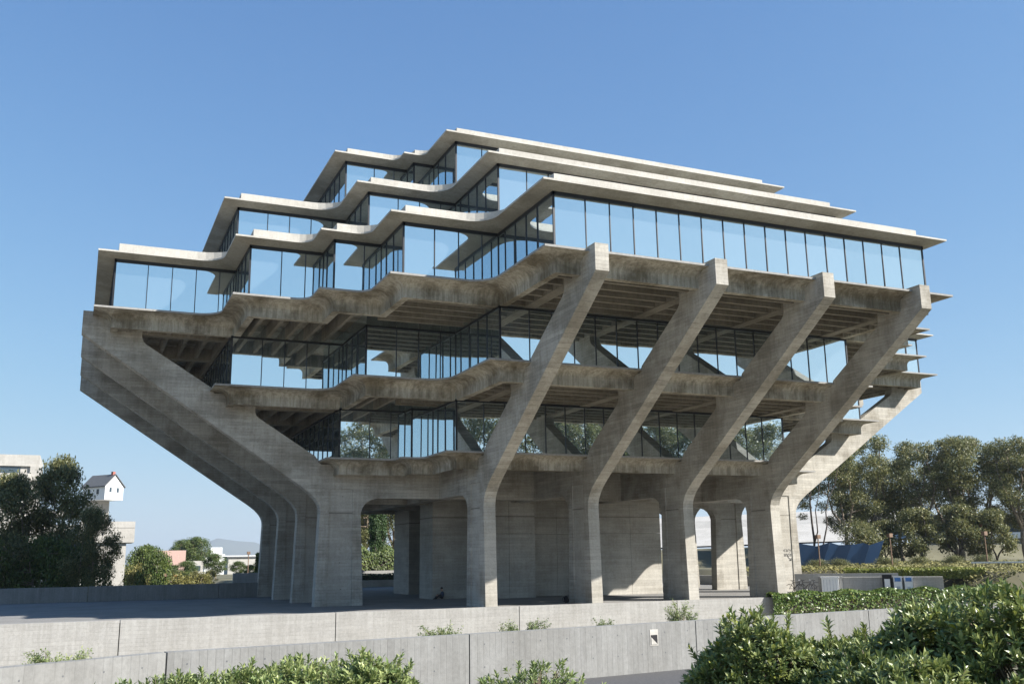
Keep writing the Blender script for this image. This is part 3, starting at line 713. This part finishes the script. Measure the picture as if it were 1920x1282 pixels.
def bush(name, label, loc, rx, ry, h, n, seed, leaf='shrub_leaf', ln=.075, open_=0.0, group=None):
    rnd = random.Random(seed); t = thing(name, label, 'shrub', loc, 0, group); lb, sb = MB(), MB()
    lumps = [(rnd.random()*6.283, rnd.uniform(.15, 1.0), rnd.uniform(.08, .26)) for _ in range(16)]
    for i in range(n):
        a = rnd.random()*6.283; ct = rnd.uniform(-.15, 1) if open_ == 0 else rnd.uniform(.15, 1); st = math.sqrt(max(0, 1-ct*ct))
        f = .9+sum(am*math.exp(-((math.atan2(math.sin(a-la), math.cos(a-la)))**2*3+(ct-lc)**2*9)) for la, lc, am in lumps)
        f *= rnd.choice((1, 1, 1, .86, .72)) if open_ == 0 else rnd.uniform(.6, 1.05)
        p = Vector((math.cos(a)*st*rx*f, math.sin(a)*st*ry*f, h*.30+ct*h*.64*f+rnd.gauss(0, .015)))
        if p.z < .03: continue
        ax_ = Vector((math.cos(a)*st, math.sin(a)*st, ct*.8+.75)).normalized(); ax_ = (ax_+Vector((rnd.gauss(0, .22), rnd.gauss(0, .22), rnd.gauss(0, .15)))).normalized()
        whorl(lb, p, ax_, rnd, ln*rnd.uniform(.8, 1.2), rnd.randint(10, 15))
        if open_ > 0 or rnd.random() < .16:
            root = Vector((rnd.gauss(0, .08)*rx, rnd.gauss(0, .08)*ry, 0)); q = p-ax_*.06
            sb.tube([root, root.lerp(q, .5)+Vector((0, 0, .12*h)), q], [.012, .008, .004], 4)
    for i in range(0 if open_ else int(16*rx+10)):                     # upright shoots breaking the outline
        a = rnd.random()*6.283; rr = math.sqrt(rnd.random())*.9; f = h*(.30+.64*.95*math.sqrt(max(0, 1-rr*rr)))
        p = Vector((math.cos(a)*rr*rx, math.sin(a)*rr*ry, f)); ax_ = Vector((math.cos(a)*rr*.5+rnd.gauss(0, .15), math.sin(a)*rr*.5+rnd.gauss(0, .15), 1)).normalized(); ln_ = rnd.uniform(.10, .26)
        sb.tube([p-ax_*.15, p+ax_*ln_], [.006, .003], 4)
        for k_ in range(int(ln_/.05)+1): whorl(lb, p+ax_*min(ln_, k_*.05+.03), ax_, rnd, ln*rnd.uniform(.75, 1.05), rnd.randint(6, 10))
    lb.build('foliage', leaf, t, kind='stuff'); sb.build('stems', 'twig', t, kind='stuff'); return t
def gz_(x, y): return ground_z(x, y)-.03
for i, (x, y, rx, top, n_, lab, leaf, ln, op) in enumerate([
        (-29.55, -71.4, .62, 2.42, 900, 'dense dark green shrub whose edge overlaps the grey roadside wall', 'shrub_leaf', .09, 0),
        (-28.75, -71.9, .72, 2.32, 1000, 'broad dark green shrub in front of the ivy hedge', 'shrub_leaf', .09, 0),
        (-28.75, -72.85, .52, 2.60, 800, 'tall upright shrub with pale leaf tips beside the bins', 'shrub_leaf', .092, 0),
        (-28.7, -73.75, .62, 2.74, 950, 'tallest leafy shrub in front of the white railing', 'shrub_leaf', .092, 0),
        (-29.75, -73.5, .60, 2.26, 850, 'low dark shrub filling the gap below the tall upright shrub', 'shrub_leaf', .09, 0),
        (-30.2, -75.0, .48, 2.18, 650, 'low light green shrub at the foot of the tallest shrub', 'pale_shrub_leaf', .078, 0),
        (-32.95, -69.5, .55, 2.08, 620, 'pale green shrub with upright shoots, closest to the open sparse shrub', 'pale_shrub_leaf', .085, 0),
        (-33.55, -69.3, .60, 2.00, 620, 'pale green shrub in the middle of the pale shrub group', 'pale_shrub_leaf', .085, 0),
        (-34.25, -69.35, .50, 1.98, 520, 'pale green shrub second from the small leafy tips in the pale group', 'pale_shrub_leaf', .085, 0),
        (-34.8, -69.2, .42, 1.92, 400, 'pale green shrub at the end of the pale group, next to the small leafy tips', 'pale_shrub_leaf', .085, 0),
        (-35.2, -69.1, .5, 1.86, 380, 'small shrub with a few leafy tips beside the pale mounded shrub', 'pale_shrub_leaf', .075, 0),
        (-31.5, -70.4, .6, 2.10, 170, 'open sparse shrub with bare branching stems before the roadside wall', 'pale_shrub_leaf', .07, 1)]):
    z = gz_(x, y); bush('leafy_shrub', lab, (x, y, z), rx, rx*.9, top-z-.1, n_, 100+i, leaf, ln, op)
# --- small plants peeping over the roadside wall
def sprig(label, x, w, h, seed, leaf='pale_shrub_leaf', group=None):
    rnd = random.Random(seed); y = wall_y(x)+.62; z = ground_z(x, y); up_ = .45-z; t = thing('wall_plant', label, 'plant', (x, y, z), 0, group); lb, sb = MB(), MB()
    for i in range(int(34*w)+12):
        e = Vector((rnd.uniform(-.5, .5)*w, rnd.gauss(0, .15), up_+h*rnd.uniform(.55, 1.0)*(1-.5*abs(rnd.gauss(0, .5)))))
        m_ = Vector((e.x*.45, e.y*.5, up_+(e.z-up_)*.5+h*.12)); root = Vector((e.x*.35, 0, 0)); sb.tube([root, m_, e], [.008, .006, .003], 4)
        for j in range(34):
            p = m_.lerp(e, rnd.random()**.7)+Vector((rnd.gauss(0, .03), rnd.gauss(0, .03), rnd.gauss(0, .03))); d = Vector((rnd.gauss(0, 1), rnd.gauss(0, 1), rnd.gauss(.6, .7))).normalized()
            leaf_shape(lb, p, d, Vector((rnd.gauss(0, 1), rnd.gauss(0, 1), 1)).normalized(), rnd.uniform(.05, .09), .024)
    lb.build('foliage', leaf, t, kind='stuff'); sb.build('stems', 'twig', t)
sprig('feathery yellow green plant by the first joint of the roadside wall', -35.8, 1.6, .85, 1)
sprig('spreading yellow green plant above the joint of the roadside wall', -26.3, 1.3, .85, 2)
sprig('small bushy plant beside the plaza wall joint', -24.1, .55, .9, 3)
sprig('rounded small plant next to the bushy plant by the joint', -23.25, .65, .82, 4)
sprig('small tufted plant behind the wall before the step light', -20.75, .65, .85, 5)
sprig('taller twiggy plant behind the wall past the step light', -17.7, 1.2, 1.2, 6)

# --- eucalyptus grove across the road, mirrored in the lower windows
for i, (x, y, h, k) in enumerate([(4, -128, 1.3, 0), (13, -122, 1.5, 2), (22, -127, 1.4, 1), (30, -121, 1.6, 0), (39, -126, 1.5, 2), (48, -122, 1.6, 0), (57, -127, 1.5, 2), (66, -122, 1.55, 1), (76, -126, 1.6, 0), (86, -122, 1.5, 2), (97, -126, 1.6, 0), (108, -124, 1.5, 2)]):
    tree('eucalyptus_tree', 'tall eucalyptus across the road, mirrored in the lowest window band', 'tree', GUM[k], (x, y, 1.2), i*.9, h, 'grove mirrored in the lowest windows')

# ================================================================== far buildings
def bld(name, label, cat='building', loc=(0, 0, 0), rz=0): return thing(name, label, cat, loc, rz)
def part(parent, name, mat, boxes, **kw):
    b_ = MB()
    for q in boxes: b_.box(*q)
    return b_.build(name, mat, parent, **kw)
# concrete tower block left
tw = bld('tower_block', 'grey concrete tower block with recessed window band behind the trees', loc=(-48, 96, -8))
part(tw, 'wall', 'far_concrete', [(-40, 5.9, 0, 16, 0, 24.2), (-40, 4.6, -.4, 0, 26.6, 28.4), (4.6, 5.9, -.4, 16, 24.2, 28.4), (-40, 4.6, .0, 16, 24.2, 28.4)])
part(tw, 'balcony_band', 'far_concrete', [(-40, 4.6, -1.2, -.4, 24.0, 25.4)])
for i in range(12): part(tw, 'window', 'dark_window', [(-36+3.3*i, -33.1+3.3*i, -.06, 0, 25.5, 26.5)])
part(tw, 'roof_vent', 'steel', [(-2.4, -1.9, -.9, -.5, 27.0, 28.0)])
# stair tower with a small white gabled house on top
st = bld('stair_tower', 'pale concrete stair tower with dark railings below the small gabled house', loc=(-33.5, 92, -8))
part(st, 'wall', 'far_concrete', [(-9, 2.2, 0, 9, 0, 17.2), (-9, 1.6, .2, 9, 18.6, 19.4)])
part(st, 'column', 'far_concrete', [(-1.6, 2.2, .3, 4, 17.2, 20.95)])
for i in range(5): part(st, 'window', 'dark_window', [(-7.8+1.9*i, -6.2+1.9*i, -.05, 0, 13.2, 15.6)])
part(st, 'railing', 'dark_metal', [(-9, 2.2, -.15, -.08, 18.0, 18.1), (-9, 2.2, -.15, -.08, 17.6, 17.66)]+[(-9+.8*i, -8.95+.8*i, -.15, -.08, 17.2, 18.1) for i in range(14)])
hs = bld('gabled_house', 'small white gabled house perched on top of the concrete stair tower', loc=(-32.4, 91.5, 13.0), rz=R(38))
b_ = MB(); w, l, e, a = 1.75, 2.6, 2.2, 3.9
prf = [(-w, 0), (w, 0), (w, e), (0, a), (-w, e)]
b_.v = [(x, -l, z) for x, z in prf]+[(x, l, z) for x, z in prf]; b_.f = [(0, 1, 2, 3, 4), (9, 8, 7, 6, 5)]+[((i+1) % 5, i, 5+i, 5+(i+1) % 5) for i in range(5)]; b_.mi = [0]*7
b_.build('wall', 'white_paint', hs)
for s_ in (-1, 1):
    b_ = MB(); q = [(s_*(w+.25), e-.22), (0, a+.06), (0, a+.2), (s_*(w+.25), e-.05)]
    b_.v = [(x, -l-.2, z) for x, z in q]+[(x, l+.2, z) for x, z in q]; b_.f = [(0, 1, 2, 3), (7, 6, 5, 4)]+[((i+1) % 4, i, 4+i, 4+(i+1) % 4) for i in range(4)]; b_.mi = [0]*6
    b_.build('roof', 'grey_roof', hs)
part(hs, 'chimney', 'brick_red', [(-.2, .25, -l+.3, -l+.75, 3.4, 4.5)])
for yy in (-1.2, .9): part(hs, 'window', 'dark_window', [(-w-.03, -w, yy, yy+.55, .9, 1.7)])
for xx in (-.95, .45): part(hs, 'window', 'dark_window', [(xx, xx+.45, -l-.03, -l, 1.2, 1.95)])
an = bld('blank_wall_building', 'sunlit blank concrete wall with an overhanging upper box', loc=(-29.5, 86, -8))
part(an, 'wall', 'far_concrete', [(-6, .9, 0, 10, 0, 14.3)]); part(an, 'upper_box', 'far_concrete', [(-6, 2.0, -.5, 9, 14.3, 17.5)])
part(an, 'panel_seam', 'dark_metal', [(-6, 2.0, -.52, -.5, 16.5, 16.54)])
pk = bld('pink_building', 'low pink building with a wide dark window band among trees', loc=(-17.4, 182, -14))
part(pk, 'wall', 'pink_wall', [(-2, 7.0, 0, 14, 16.6, 20.2), (-2, 7.0, 0, 14, 12.0, 14.4), (5.4, 7.0, 0, 14, 14.4, 16.6), (-2, 5.4, 1.5, 14, 0, 16.6), (-2, 7.0, 1.5, 14, 0, 12.0)])
for i in range(4): part(pk, 'window', 'dark_window', [(-1.8+1.8*i, -.1+1.8*i, 1.3, 1.5, 14.5, 16.5)])
part(pk, 'white_wing', 'far_concrete', [(7.2, 11.5, 1, 12, 0, 17.6)]); part(pk, 'wing_window', 'dark_window', [(8.0, 10.8, .9, 1.0, 15.2, 16.4)])
wf = bld('white_block', 'far white rooftop block on the skyline near the columns', loc=(17, 340, -14))
part(wf, 'wall', 'white_paint', [(-2.6, 2.0, 0, 8, 0, 23.2), (-4.8, 4.6, -1, 9, 0, 18.6), (2.0, 3.1, 0, 8, 18.6, 20.5)])
part(wf, 'window', 'dark_window', [(-4.2, 4, -1.06, -1, 16.2, 17)])
for k_, (x, y, w, h, lab) in enumerate([(42, 470, 30, 6.0, 'far long white roof beyond the lamp post'), (24, 300, 16, 4.2, 'far beige flat roofed shed close to the columns'), (60, 620, 50, 6.5, 'farthest grey roofed hall below the hills')]):
    gz = ground_z(x, y); q = bld('far_hall', lab, loc=(x, y, gz-1))
    part(q, 'wall', ('white_paint', 'far_concrete', 'far_concrete')[k_], [(-w/2, w/2, 0, 10, 0, h+3)]); part(q, 'roof', ('white_paint', 'grey_roof', 'grey_roof')[k_], [(-w/2-.5, w/2+.5, -.5, 10.5, h+3, h+3.5)])
# white roofed hall at the right
wh = bld('white_roofed_hall', 'large hall with sweeping white roof panels behind the eucalyptus row', loc=(100, 70, 1), rz=R(-42))
def wedge(x0, x1, prf):
    b_ = MB(); k_ = len(prf); b_.v = [(x0, y, z) for y, z in prf]+[(x1, y, z+1.2) for y, z in prf]
    b_.f = [tuple(range(k_)), tuple(reversed(range(k_, 2*k_)))]+[((i+1) % k_, i, k_+i, k_+(i+1) % k_) for i in range(k_)]; b_.mi = [0]*len(b_.f); return b_
part(wh, 'wall', 'far_concrete', [(-48, 10, 0, 24, -3, 3.4)])
wedge(-50, 12, [(-1.5, 3.5), (24, 3.5), (24, 8.8), (11, 7.2)]).build('roof', 'far_concrete', wh)
wedge(-50, 12, [(11.5, 7.0), (30, 7.0), (30, 10.6), (14, 8.9)]).build('upper_roof', 'far_concrete', wh)
for i in range(12): part(wh, 'window', 'dark_window', [(-46+4.6*i, -43+4.6*i, -.08, 0, -1, 1.6)])
gb_ = bld('glazed_building', 'low glass fronted building with white balcony behind the lamp post', loc=(108, 44, 1), rz=R(-50))
part(gb_, 'wall', 'far_concrete', [(-12, 22, 0, 14, -2, 4.4), (-12, 22, .8, 14, 4.4, 7.8)]); part(gb_, 'roof', 'grey_roof', [(-13, 23, -1.5, 15, 7.8, 8.3)])
for i in range(14): part(gb_, 'window', 'dark_window', [(-11.6+2.4*i, -9.5+2.4*i, .7, .8, 5.0, 7.6)])
part(gb_, 'balcony', 'white_paint', [(-12, 22, -1.6, 0, 4.2, 4.5), (-12, 22, -1.6, -1.5, 4.5, 5.2)])
um = thing('parasol', 'red parasol on the balcony of the glazed building', 'umbrella', (104.0, 43.0, 5.5))
b_ = MB(); b_.tube([(0, 0, 0), (0, 0, 2.3)], .05); b_.build('pole', 'steel', um)
b_ = MB(); k_ = 8; b_.v = [(0, 0, 2.5)]+[(1.7*math.cos(6.283*i/k_), 1.7*math.sin(6.283*i/k_), 1.8) for i in range(k_)]; b_.f = [(0, 1+i, 1+(i+1) % k_) for i in range(k_)]; b_.mi = [0]*k_; b_.build('canopy', 'red_canvas', um)
# hills
hb = MB(); rnd = random.Random(2); nx = 60; rows = []
for j in range(5):
    for i in range(nx+1):
        a = R(-35+60*i/nx); D = 9000+j*500; h = [0, .55, 1, .6, 0][j]*(130+90*math.sin(i*.33)+55*math.sin(i*.9+1)+18*math.sin(i*2.3))
        hb.v.append((D*math.sin(a), D*math.cos(a), -40+max(0, h)))
for j in range(4):
    for i in range(nx): hb.f.append((j*(nx+1)+i, j*(nx+1)+i+1, (j+1)*(nx+1)+i+1, (j+1)*(nx+1)+i)); hb.mi.append(0)
hb.build('hills', 'hill', smooth=True, kind='structure')

# ================================================================== right hand plaza furniture
bs = thing('blue_screen', 'deep blue folded screen wall with zigzag top edge', 'screen', (40.4, 11.6, 1.3))
d = Vector((.757, -.653, 0)); nrm = Vector((-.653, -.757, 0))
tops = [2.7, 2.95, 2.6, 3.0, 2.7, 2.7, 2.9, 2.62, 3.15]; px = [-2.0, -.3, 1.6, 3.1, 4.0, 5.4, 6.7, 7.3, 8.9]; bx_ = [-2.9, -1.2, .5, 1.8, 2.8, 4.2, 5.5, 6.3, 7.6]
for i in range(8):
    b_ = MB(); f0, f1 = (.06 if i % 2 else -.03), (-.03 if i % 2 else .06)
    q = [d*bx_[i]+nrm*f0, d*bx_[i+1]+nrm*f1, d*px[i+1]+nrm*f1+Vector((0, 0, tops[i+1])), d*px[i]+nrm*f0+Vector((0, 0, tops[i]))]
    q = [v+d*(.003 if k_ in (0, 3) else -.003) for k_, v in enumerate(q)]
    b_.v = [tuple(v) for v in q]+[tuple(v-nrm*.06) for v in q]; b_.f = [(0, 1, 2, 3), (7, 6, 5, 4)]+[((k_+1) % 4, k_, 4+k_, 4+(k_+1) % 4) for k_ in range(4)]; b_.mi = [0]*6
    b_.build('screen_panel', 'blue_sheet', bs)
def lamp(label, x, y, z0, h, mat='rust_steel'):
    t = thing('lamp_post', label, 'lamp', (x, y, z0)); b_ = MB(); b_.tube([(0, 0, 0), (0, 0, h)], [.075, .06], 8); b_.build('post', mat, t)
    b_ = MB(); b_.box(-.22, .22, -.22, .22, h-.05, h+.35); b_.build('lamp_head', mat, t)
lamp('brown lamp post in front of the blue screen', 37.8, 5.8, 1.2, 3.5); lamp('brown lamp post between the blue screen and the eucalyptus row', 43.0, .7, 1.2, 3.5)
lamp('brown lamp post with a small box before the glazed building', 49.2, -5.9, 1.3, 3.4)
lamp('slim lamp post beside the western library columns', -12.6, 69, -6, 10.2); lamp('short lamp post behind the parapet near the palm', -24.6, 60, -6, 7.4)
gc = thing('groundcover_bank', 'reddish green groundcover bank below the lamp posts', 'groundcover', (0, 0, 0))
rnd = random.Random(71); lb = MB()
for i in range(26000):
    x = 27.6+rnd.random()**1.4*26; y = 14-rnd.random()*50; z = ground_z(x, y)
    p = Vector((x, y, z+rnd.uniform(.02, .35))); a = Vector((rnd.gauss(0, 1), rnd.gauss(0, 1), rnd.gauss(.4, .5))).normalized(); b2 = a.orthogonal().normalized(); s_ = rnd.uniform(.15, .4)
    lb.quad([p-a*s_*.5, p+b2*s_*.3, p+a*s_*.5, p-b2*s_*.3])
lb.build('foliage', 'olive_leaf', gc, kind='stuff')
del gc['label'], gc['category']; gc.name = 'groundcover'; gc['kind'] = 'stuff'
for i, (x, y) in enumerate([(41, 6), (44.5, 3), (46.5, .5), (48, -2.5), (50, -4.5), (39.5, 8)]):
    tree('mound_shrub', ('second', 'third', 'fourth', 'fifth', 'sixth', 'first')[i]+' low mounded shrub on the bank, counting from the blue screen end', 'shrub', sm, (x, y, ground_z(x, y)-.35), i, (.55, .55, .3), 'mounded shrubs on the bank')
rwl = thing('bank_wall', 'low grey retaining wall under the yellow green hedge', 'wall', (27, 0, 0))
part(rwl, 'wall_panel', 'far_concrete', [(-.2, .2, -12, 10, -.2, .95)]); part(rwl, 'wall_panel', 'far_concrete', [(-.2, .2, 10.02, 33.9, -.2, .95)])
pwl = thing('plaza_bench_wall', 'low pale concrete wall with end pier behind the bins', 'wall', (17.7, -17.2, 0), math.atan2(-.686, .727))
part(pwl, 'pier', 'kerb_concrete', [(0, 1.8, -.35, .35, 0, 1.32)]); part(pwl, 'wall_panel', 'kerb_concrete', [(1.82, 5.2, -.25, .25, 0, 1.18)]); part(pwl, 'wall_panel', 'kerb_concrete', [(5.22, 9.0, -.25, .25, 0, 1.18)])
part(pwl, 'coping', 'white_band', [(1.85, 8.98, -.3, .3, 1.182, 1.25)])
back = thing('shaded_wall', 'shaded grey wall behind the parked bicycles', 'wall', (19.5, -13.8, 0), math.atan2(-.686, .727)); part(back, 'wall_panel', 'far_concrete', [(-1, 7, 0, .3, 0, 1.45)])
ang = math.atan2(-.686, .727)
for i, lab in enumerate(('grey litter bin with blue panel beside the notice panel', 'grey litter bin with blue panel at the far end of the low wall')):
    bn = thing('litter_bin', lab, 'bin', (21.55+.55*i, -21.55-.52*i, 0), ang, None, (.85, .85, .92)); part(bn, 'body', 'white_paint', [(-.34, .34, -.36, .36, 0, .95)]); part(bn, 'hood', 'steel', [(-.36, .36, -.38, .38, .95, 1.4)])
    part(bn, 'panel', 'bin_blue', [(-.25, .25, -.4, -.38, 1.0, 1.3)]); part(bn, 'label_plate', 'steel', [(-.15, .15, -.385, -.36, .4, .6)])
npn = thing('notice_panel', 'dark upright notice panel beside the litter bins', 'sign', (21.0, -21.05, 0), ang); part(npn, 'board', 'black_cloth', [(-.35, .35, -.06, .06, .05, 1.42)]); part(npn, 'sheet', 'white_paint', [(-.2, .2, -.075, -.062, .5, 1.1)])
cab = thing('utility_cabinet', 'white ribbed cabinet in front of the end pier of the low wall', 'cabinet', (17.55, -17.75, 0), ang)
part(cab, 'body', 'white_paint', [(0, 1.25, -.3, .1, 0, 1.2)]); part(cab, 'lid', 'white_paint', [(-.06, 1.31, -.36, .14, 1.2, 1.3)])
for i in range(5): part(cab, 'rib', 'steel', [(.14+.23*i, .18+.23*i, -.325, -.3, .1, 1.1)])
rl = thing('railing', 'white metal railing with thin bars beyond the yellow green hedge', 'railing', (36.5, -17.2, 1.1), ang)
part(rl, 'top_rail', 'white_paint', [(-1.5, 9, -.06, .06, .95, 1.08)]); part(rl, 'bottom_rail', 'white_paint', [(-1.5, 9, -.05, .05, .1, .2)])
for i in range(42): part(rl, 'bar', 'rust_steel', [(-1.4+.25*i, -1.36+.25*i, -.02, .02, .2, .95)])
# bicycles
def bicycle(label, x, y, rz):
    t = thing('bicycle', label, 'bicycle', (x, y, 0), rz, 'bicycles parked by the wall')
    for xx in (-.52, .52):
        w_ = MB(); w_.tube([(xx+.33*math.cos(a*.3927), 0, .34+.33*math.sin(a*.3927)) for a in range(17)], .022, 5, cap=False); wo = w_.build('wheel', 'rubber', t)
        s_ = MB()
        for a in range(4): s_.tube([(xx+.32*math.cos(a*.785), 0, .34+.32*math.sin(a*.785)), (xx-.32*math.cos(a*.785), 0, .34-.32*math.sin(a*.785))], .004, 3)
        s_.build('spokes', 'steel', wo)
    f_ = MB(); A, B_, C_, D_, E_ = (-.52, 0, .34), (-.12, 0, .32), (-.22, 0, .82), (.38, 0, .80), (.52, 0, .34)
    for p, q in ((A, B_), (B_, C_), (A, C_), (C_, D_), (B_, D_), (D_, E_), (D_, (.34, 0, 1.0)), (C_, (-.25, 0, .93))): f_.tube([p, q], .02, 5)
    f_.build('frame', 'bike_paint', t); h_ = MB(); h_.tube([(.30, -.28, 1.02), (.36, -.1, 1.0), (.36, .1, 1.0), (.30, .28, 1.02)], .016, 5); h_.build('handlebar', 'steel', t)
    s_ = MB(); s_.prism([(-.38, -.07), (-.14, -.025), (-.08, 0), (-.14, .025), (-.38, .07)], .93, .98); s_.build('saddle', 'black_cloth', t)
for i, (x, y) in enumerate(((17.6, -14.6), (18.2, -15.1), (18.8, -15.7))): bicycle(('farthest', 'middle', 'nearest')[i]+' dark bicycle of three by the shaded wall, relative to the white cabinet', x, y, ang+.25*(i-1))

# ================================================================== person and backpack
def skin_figure(name, joints, edges, mats, parent, matfn):
    me = bpy.data.meshes.new(name); me.from_pydata([j[0] for j in joints], edges, [])
    o = bpy.data.objects.new(name, me); COL.objects.link(o)
    sk = o.modifiers.new('skin', 'SKIN'); sk.use_smooth_shade = True
    for v, j in zip(me.skin_vertices[0].data, joints): v.radius = (j[1], j[1])
    me.skin_vertices[0].data[0].use_root = True
    sb_ = o.modifiers.new('sub', 'SUBSURF'); sb_.levels = 1; sb_.render_levels = 1
    dg = bpy.context.evaluated_depsgraph_get(); nm = bpy.data.meshes.new_from_object(o.evaluated_get(dg)); bpy.data.objects.remove(o)
    nm.name = name; nm.materials.clear()
    for m_ in mats: nm.materials.append(MATS[m_])
    for p_ in nm.polygons: p_.material_index = matfn(p_.center); p_.use_smooth = True
    return link(name, nm, parent)
ps = thing('person', 'person in dark clothes sitting on the plaza floor against the core wall', 'person', (-9.25, -5.62, 0), math.pi)
J = [((0, 0, .13), .13), ((.02, 0, .34), .125), ((.06, 0, .52), .13), ((.07, 0, .60), .055), ((.10, 0, .67), .05), ((.13, 0, .76), .085), ((.13, 0, .84), .075)]
Ed = [(i, i+1) for i in range(6)]
def addj(par, *pts):
    for p, r in pts:
        J.append((p, r)); Ed.append((par, len(J)-1)); par = len(J)-1
    return par
for s_ in (-1, 1):
    e = addj(0, ((.12, s_*.12, .12), .09), ((.40, s_*.20, .36), .068), ((.62, s_*.12, .09), .05), ((.66, s_*.12, .05), .04), ((.80, s_*.14, .045), .035))
    h = addj(2, ((.07, s_*.17, .53), .058), ((.13, s_*.25, .33), .045), ((.32, s_*.15, .30), .035), ((.38, s_*.12, .30), .03))
    for k_ in range(4): addj(h, ((.42, s_*(.12-.022*(k_-1.5)), .305), .010), ((.455+.008*(k_ in (1, 2)), s_*(.12-.024*(k_-1.5)), .29), .009), ((.465, s_*(.12-.024*(k_-1.5)), .265), .008))
    addj(h, ((.39, s_*.075, .31), .010), ((.42, s_*.06, .305), .009))
body = skin_figure('body', J, Ed, ['shirt', 'trousers', 'skin'], ps, lambda c: 2 if c.z > .60 or (c.x > .2 and abs(c.z-.30) < .05 and abs(c.y) < .2 and c.x > .25 and c.z > .25) else (1 if c.z < .22 or c.x > .2 else 0))
hr = MB(); rings = []
for i in range(6):
    t = i/5*1.45; rr = .094*math.cos(t)+.002; z = .80+.125*math.sin(t); hr.v += [(.115+rr*math.cos(6.283*k_/10)*1.05, rr*math.sin(6.283*k_/10), z) for k_ in range(10)]
for i in range(5):
    for k_ in range(10): hr.f.append((i*10+k_, i*10+(k_+1) % 10, (i+1)*10+(k_+1) % 10, (i+1)*10+k_)); hr.mi.append(0)
hr.f.append(tuple(50+k_ for k_ in range(10))); hr.mi.append(0); hr.build('hair', 'hair', ps, True)
for s_ in (-1, 1):
    e_ = MB(); e_.box(.205, .215, s_*.035-.012, s_*.035+.012, .785, .797); e_.build('eye', 'hair', ps)
n_ = MB(); n_.v = [(.205, -.012, .745), (.205, .012, .745), (.235, 0, .748), (.208, 0, .785)]; n_.f = [(0, 1, 2), (0, 2, 3), (1, 3, 2), (0, 3, 1)]; n_.mi = [0]*4; n_.build('nose', 'skin', ps)
def pack(label, x, y, rz):
    t = thing('backpack', label, 'bag', (x, y, 0), rz); bm_ = bmesh.new(); bmesh.ops.create_cube(bm_, size=1); bmesh.ops.scale(bm_, vec=(.34, .24, .46), verts=bm_.verts); bmesh.ops.translate(bm_, vec=(0, 0, .24), verts=bm_.verts)
    bmesh.ops.bevel(bm_, geom=list(bm_.edges), offset=.08, segments=3, affect='EDGES'); me = bpy.data.meshes.new('bag_body'); bm_.to_mesh(me); bm_.free(); me.materials.append(MATS['black_cloth']); link('bag_body', me, t)
    bm_ = bmesh.new(); bmesh.ops.create_cube(bm_, size=1); bmesh.ops.scale(bm_, vec=(.26, .10, .22), verts=bm_.verts); bmesh.ops.translate(bm_, vec=(0, -.14, .16), verts=bm_.verts); bmesh.ops.bevel(bm_, geom=list(bm_.edges), offset=.04, segments=2, affect='EDGES')
    me = bpy.data.meshes.new('pocket'); bm_.to_mesh(me); bm_.free(); me.materials.append(MATS['trousers']); link('pocket', me, t)
    b_ = MB()
    for s_ in (-1, 1): b_.tube([(s_*.1, .12, .42), (s_*.12, .2, .32), (s_*.12, .18, .12), (s_*.11, .11, .06)], .02, 5)
    b_.build('strap', 'trousers', t)
pack('dark backpack lying at the foot of the second front column', -4.75, -17.9, .6)

# ------------------------------------------------------------------ thin daylight haze over the whole place
m, nt, b = new_mat('haze_air'); nt.nodes.remove(b)
pv = N(nt, 'ShaderNodeVolumePrincipled'); pv.inputs['Color'].default_value = (0.80, 0.90, 1.0, 1); pv.inputs['Density'].default_value = 1.0e-4; pv.inputs['Anisotropy'].default_value = 0.2
nt.links.new(pv.outputs[0], nt.nodes['Material Output'].inputs['Volume'])
hz = MB(); hz.box(-13000, 13000, -13000, 13000, -60, 270); hz.build('haze', 'haze_air', kind='stuff')
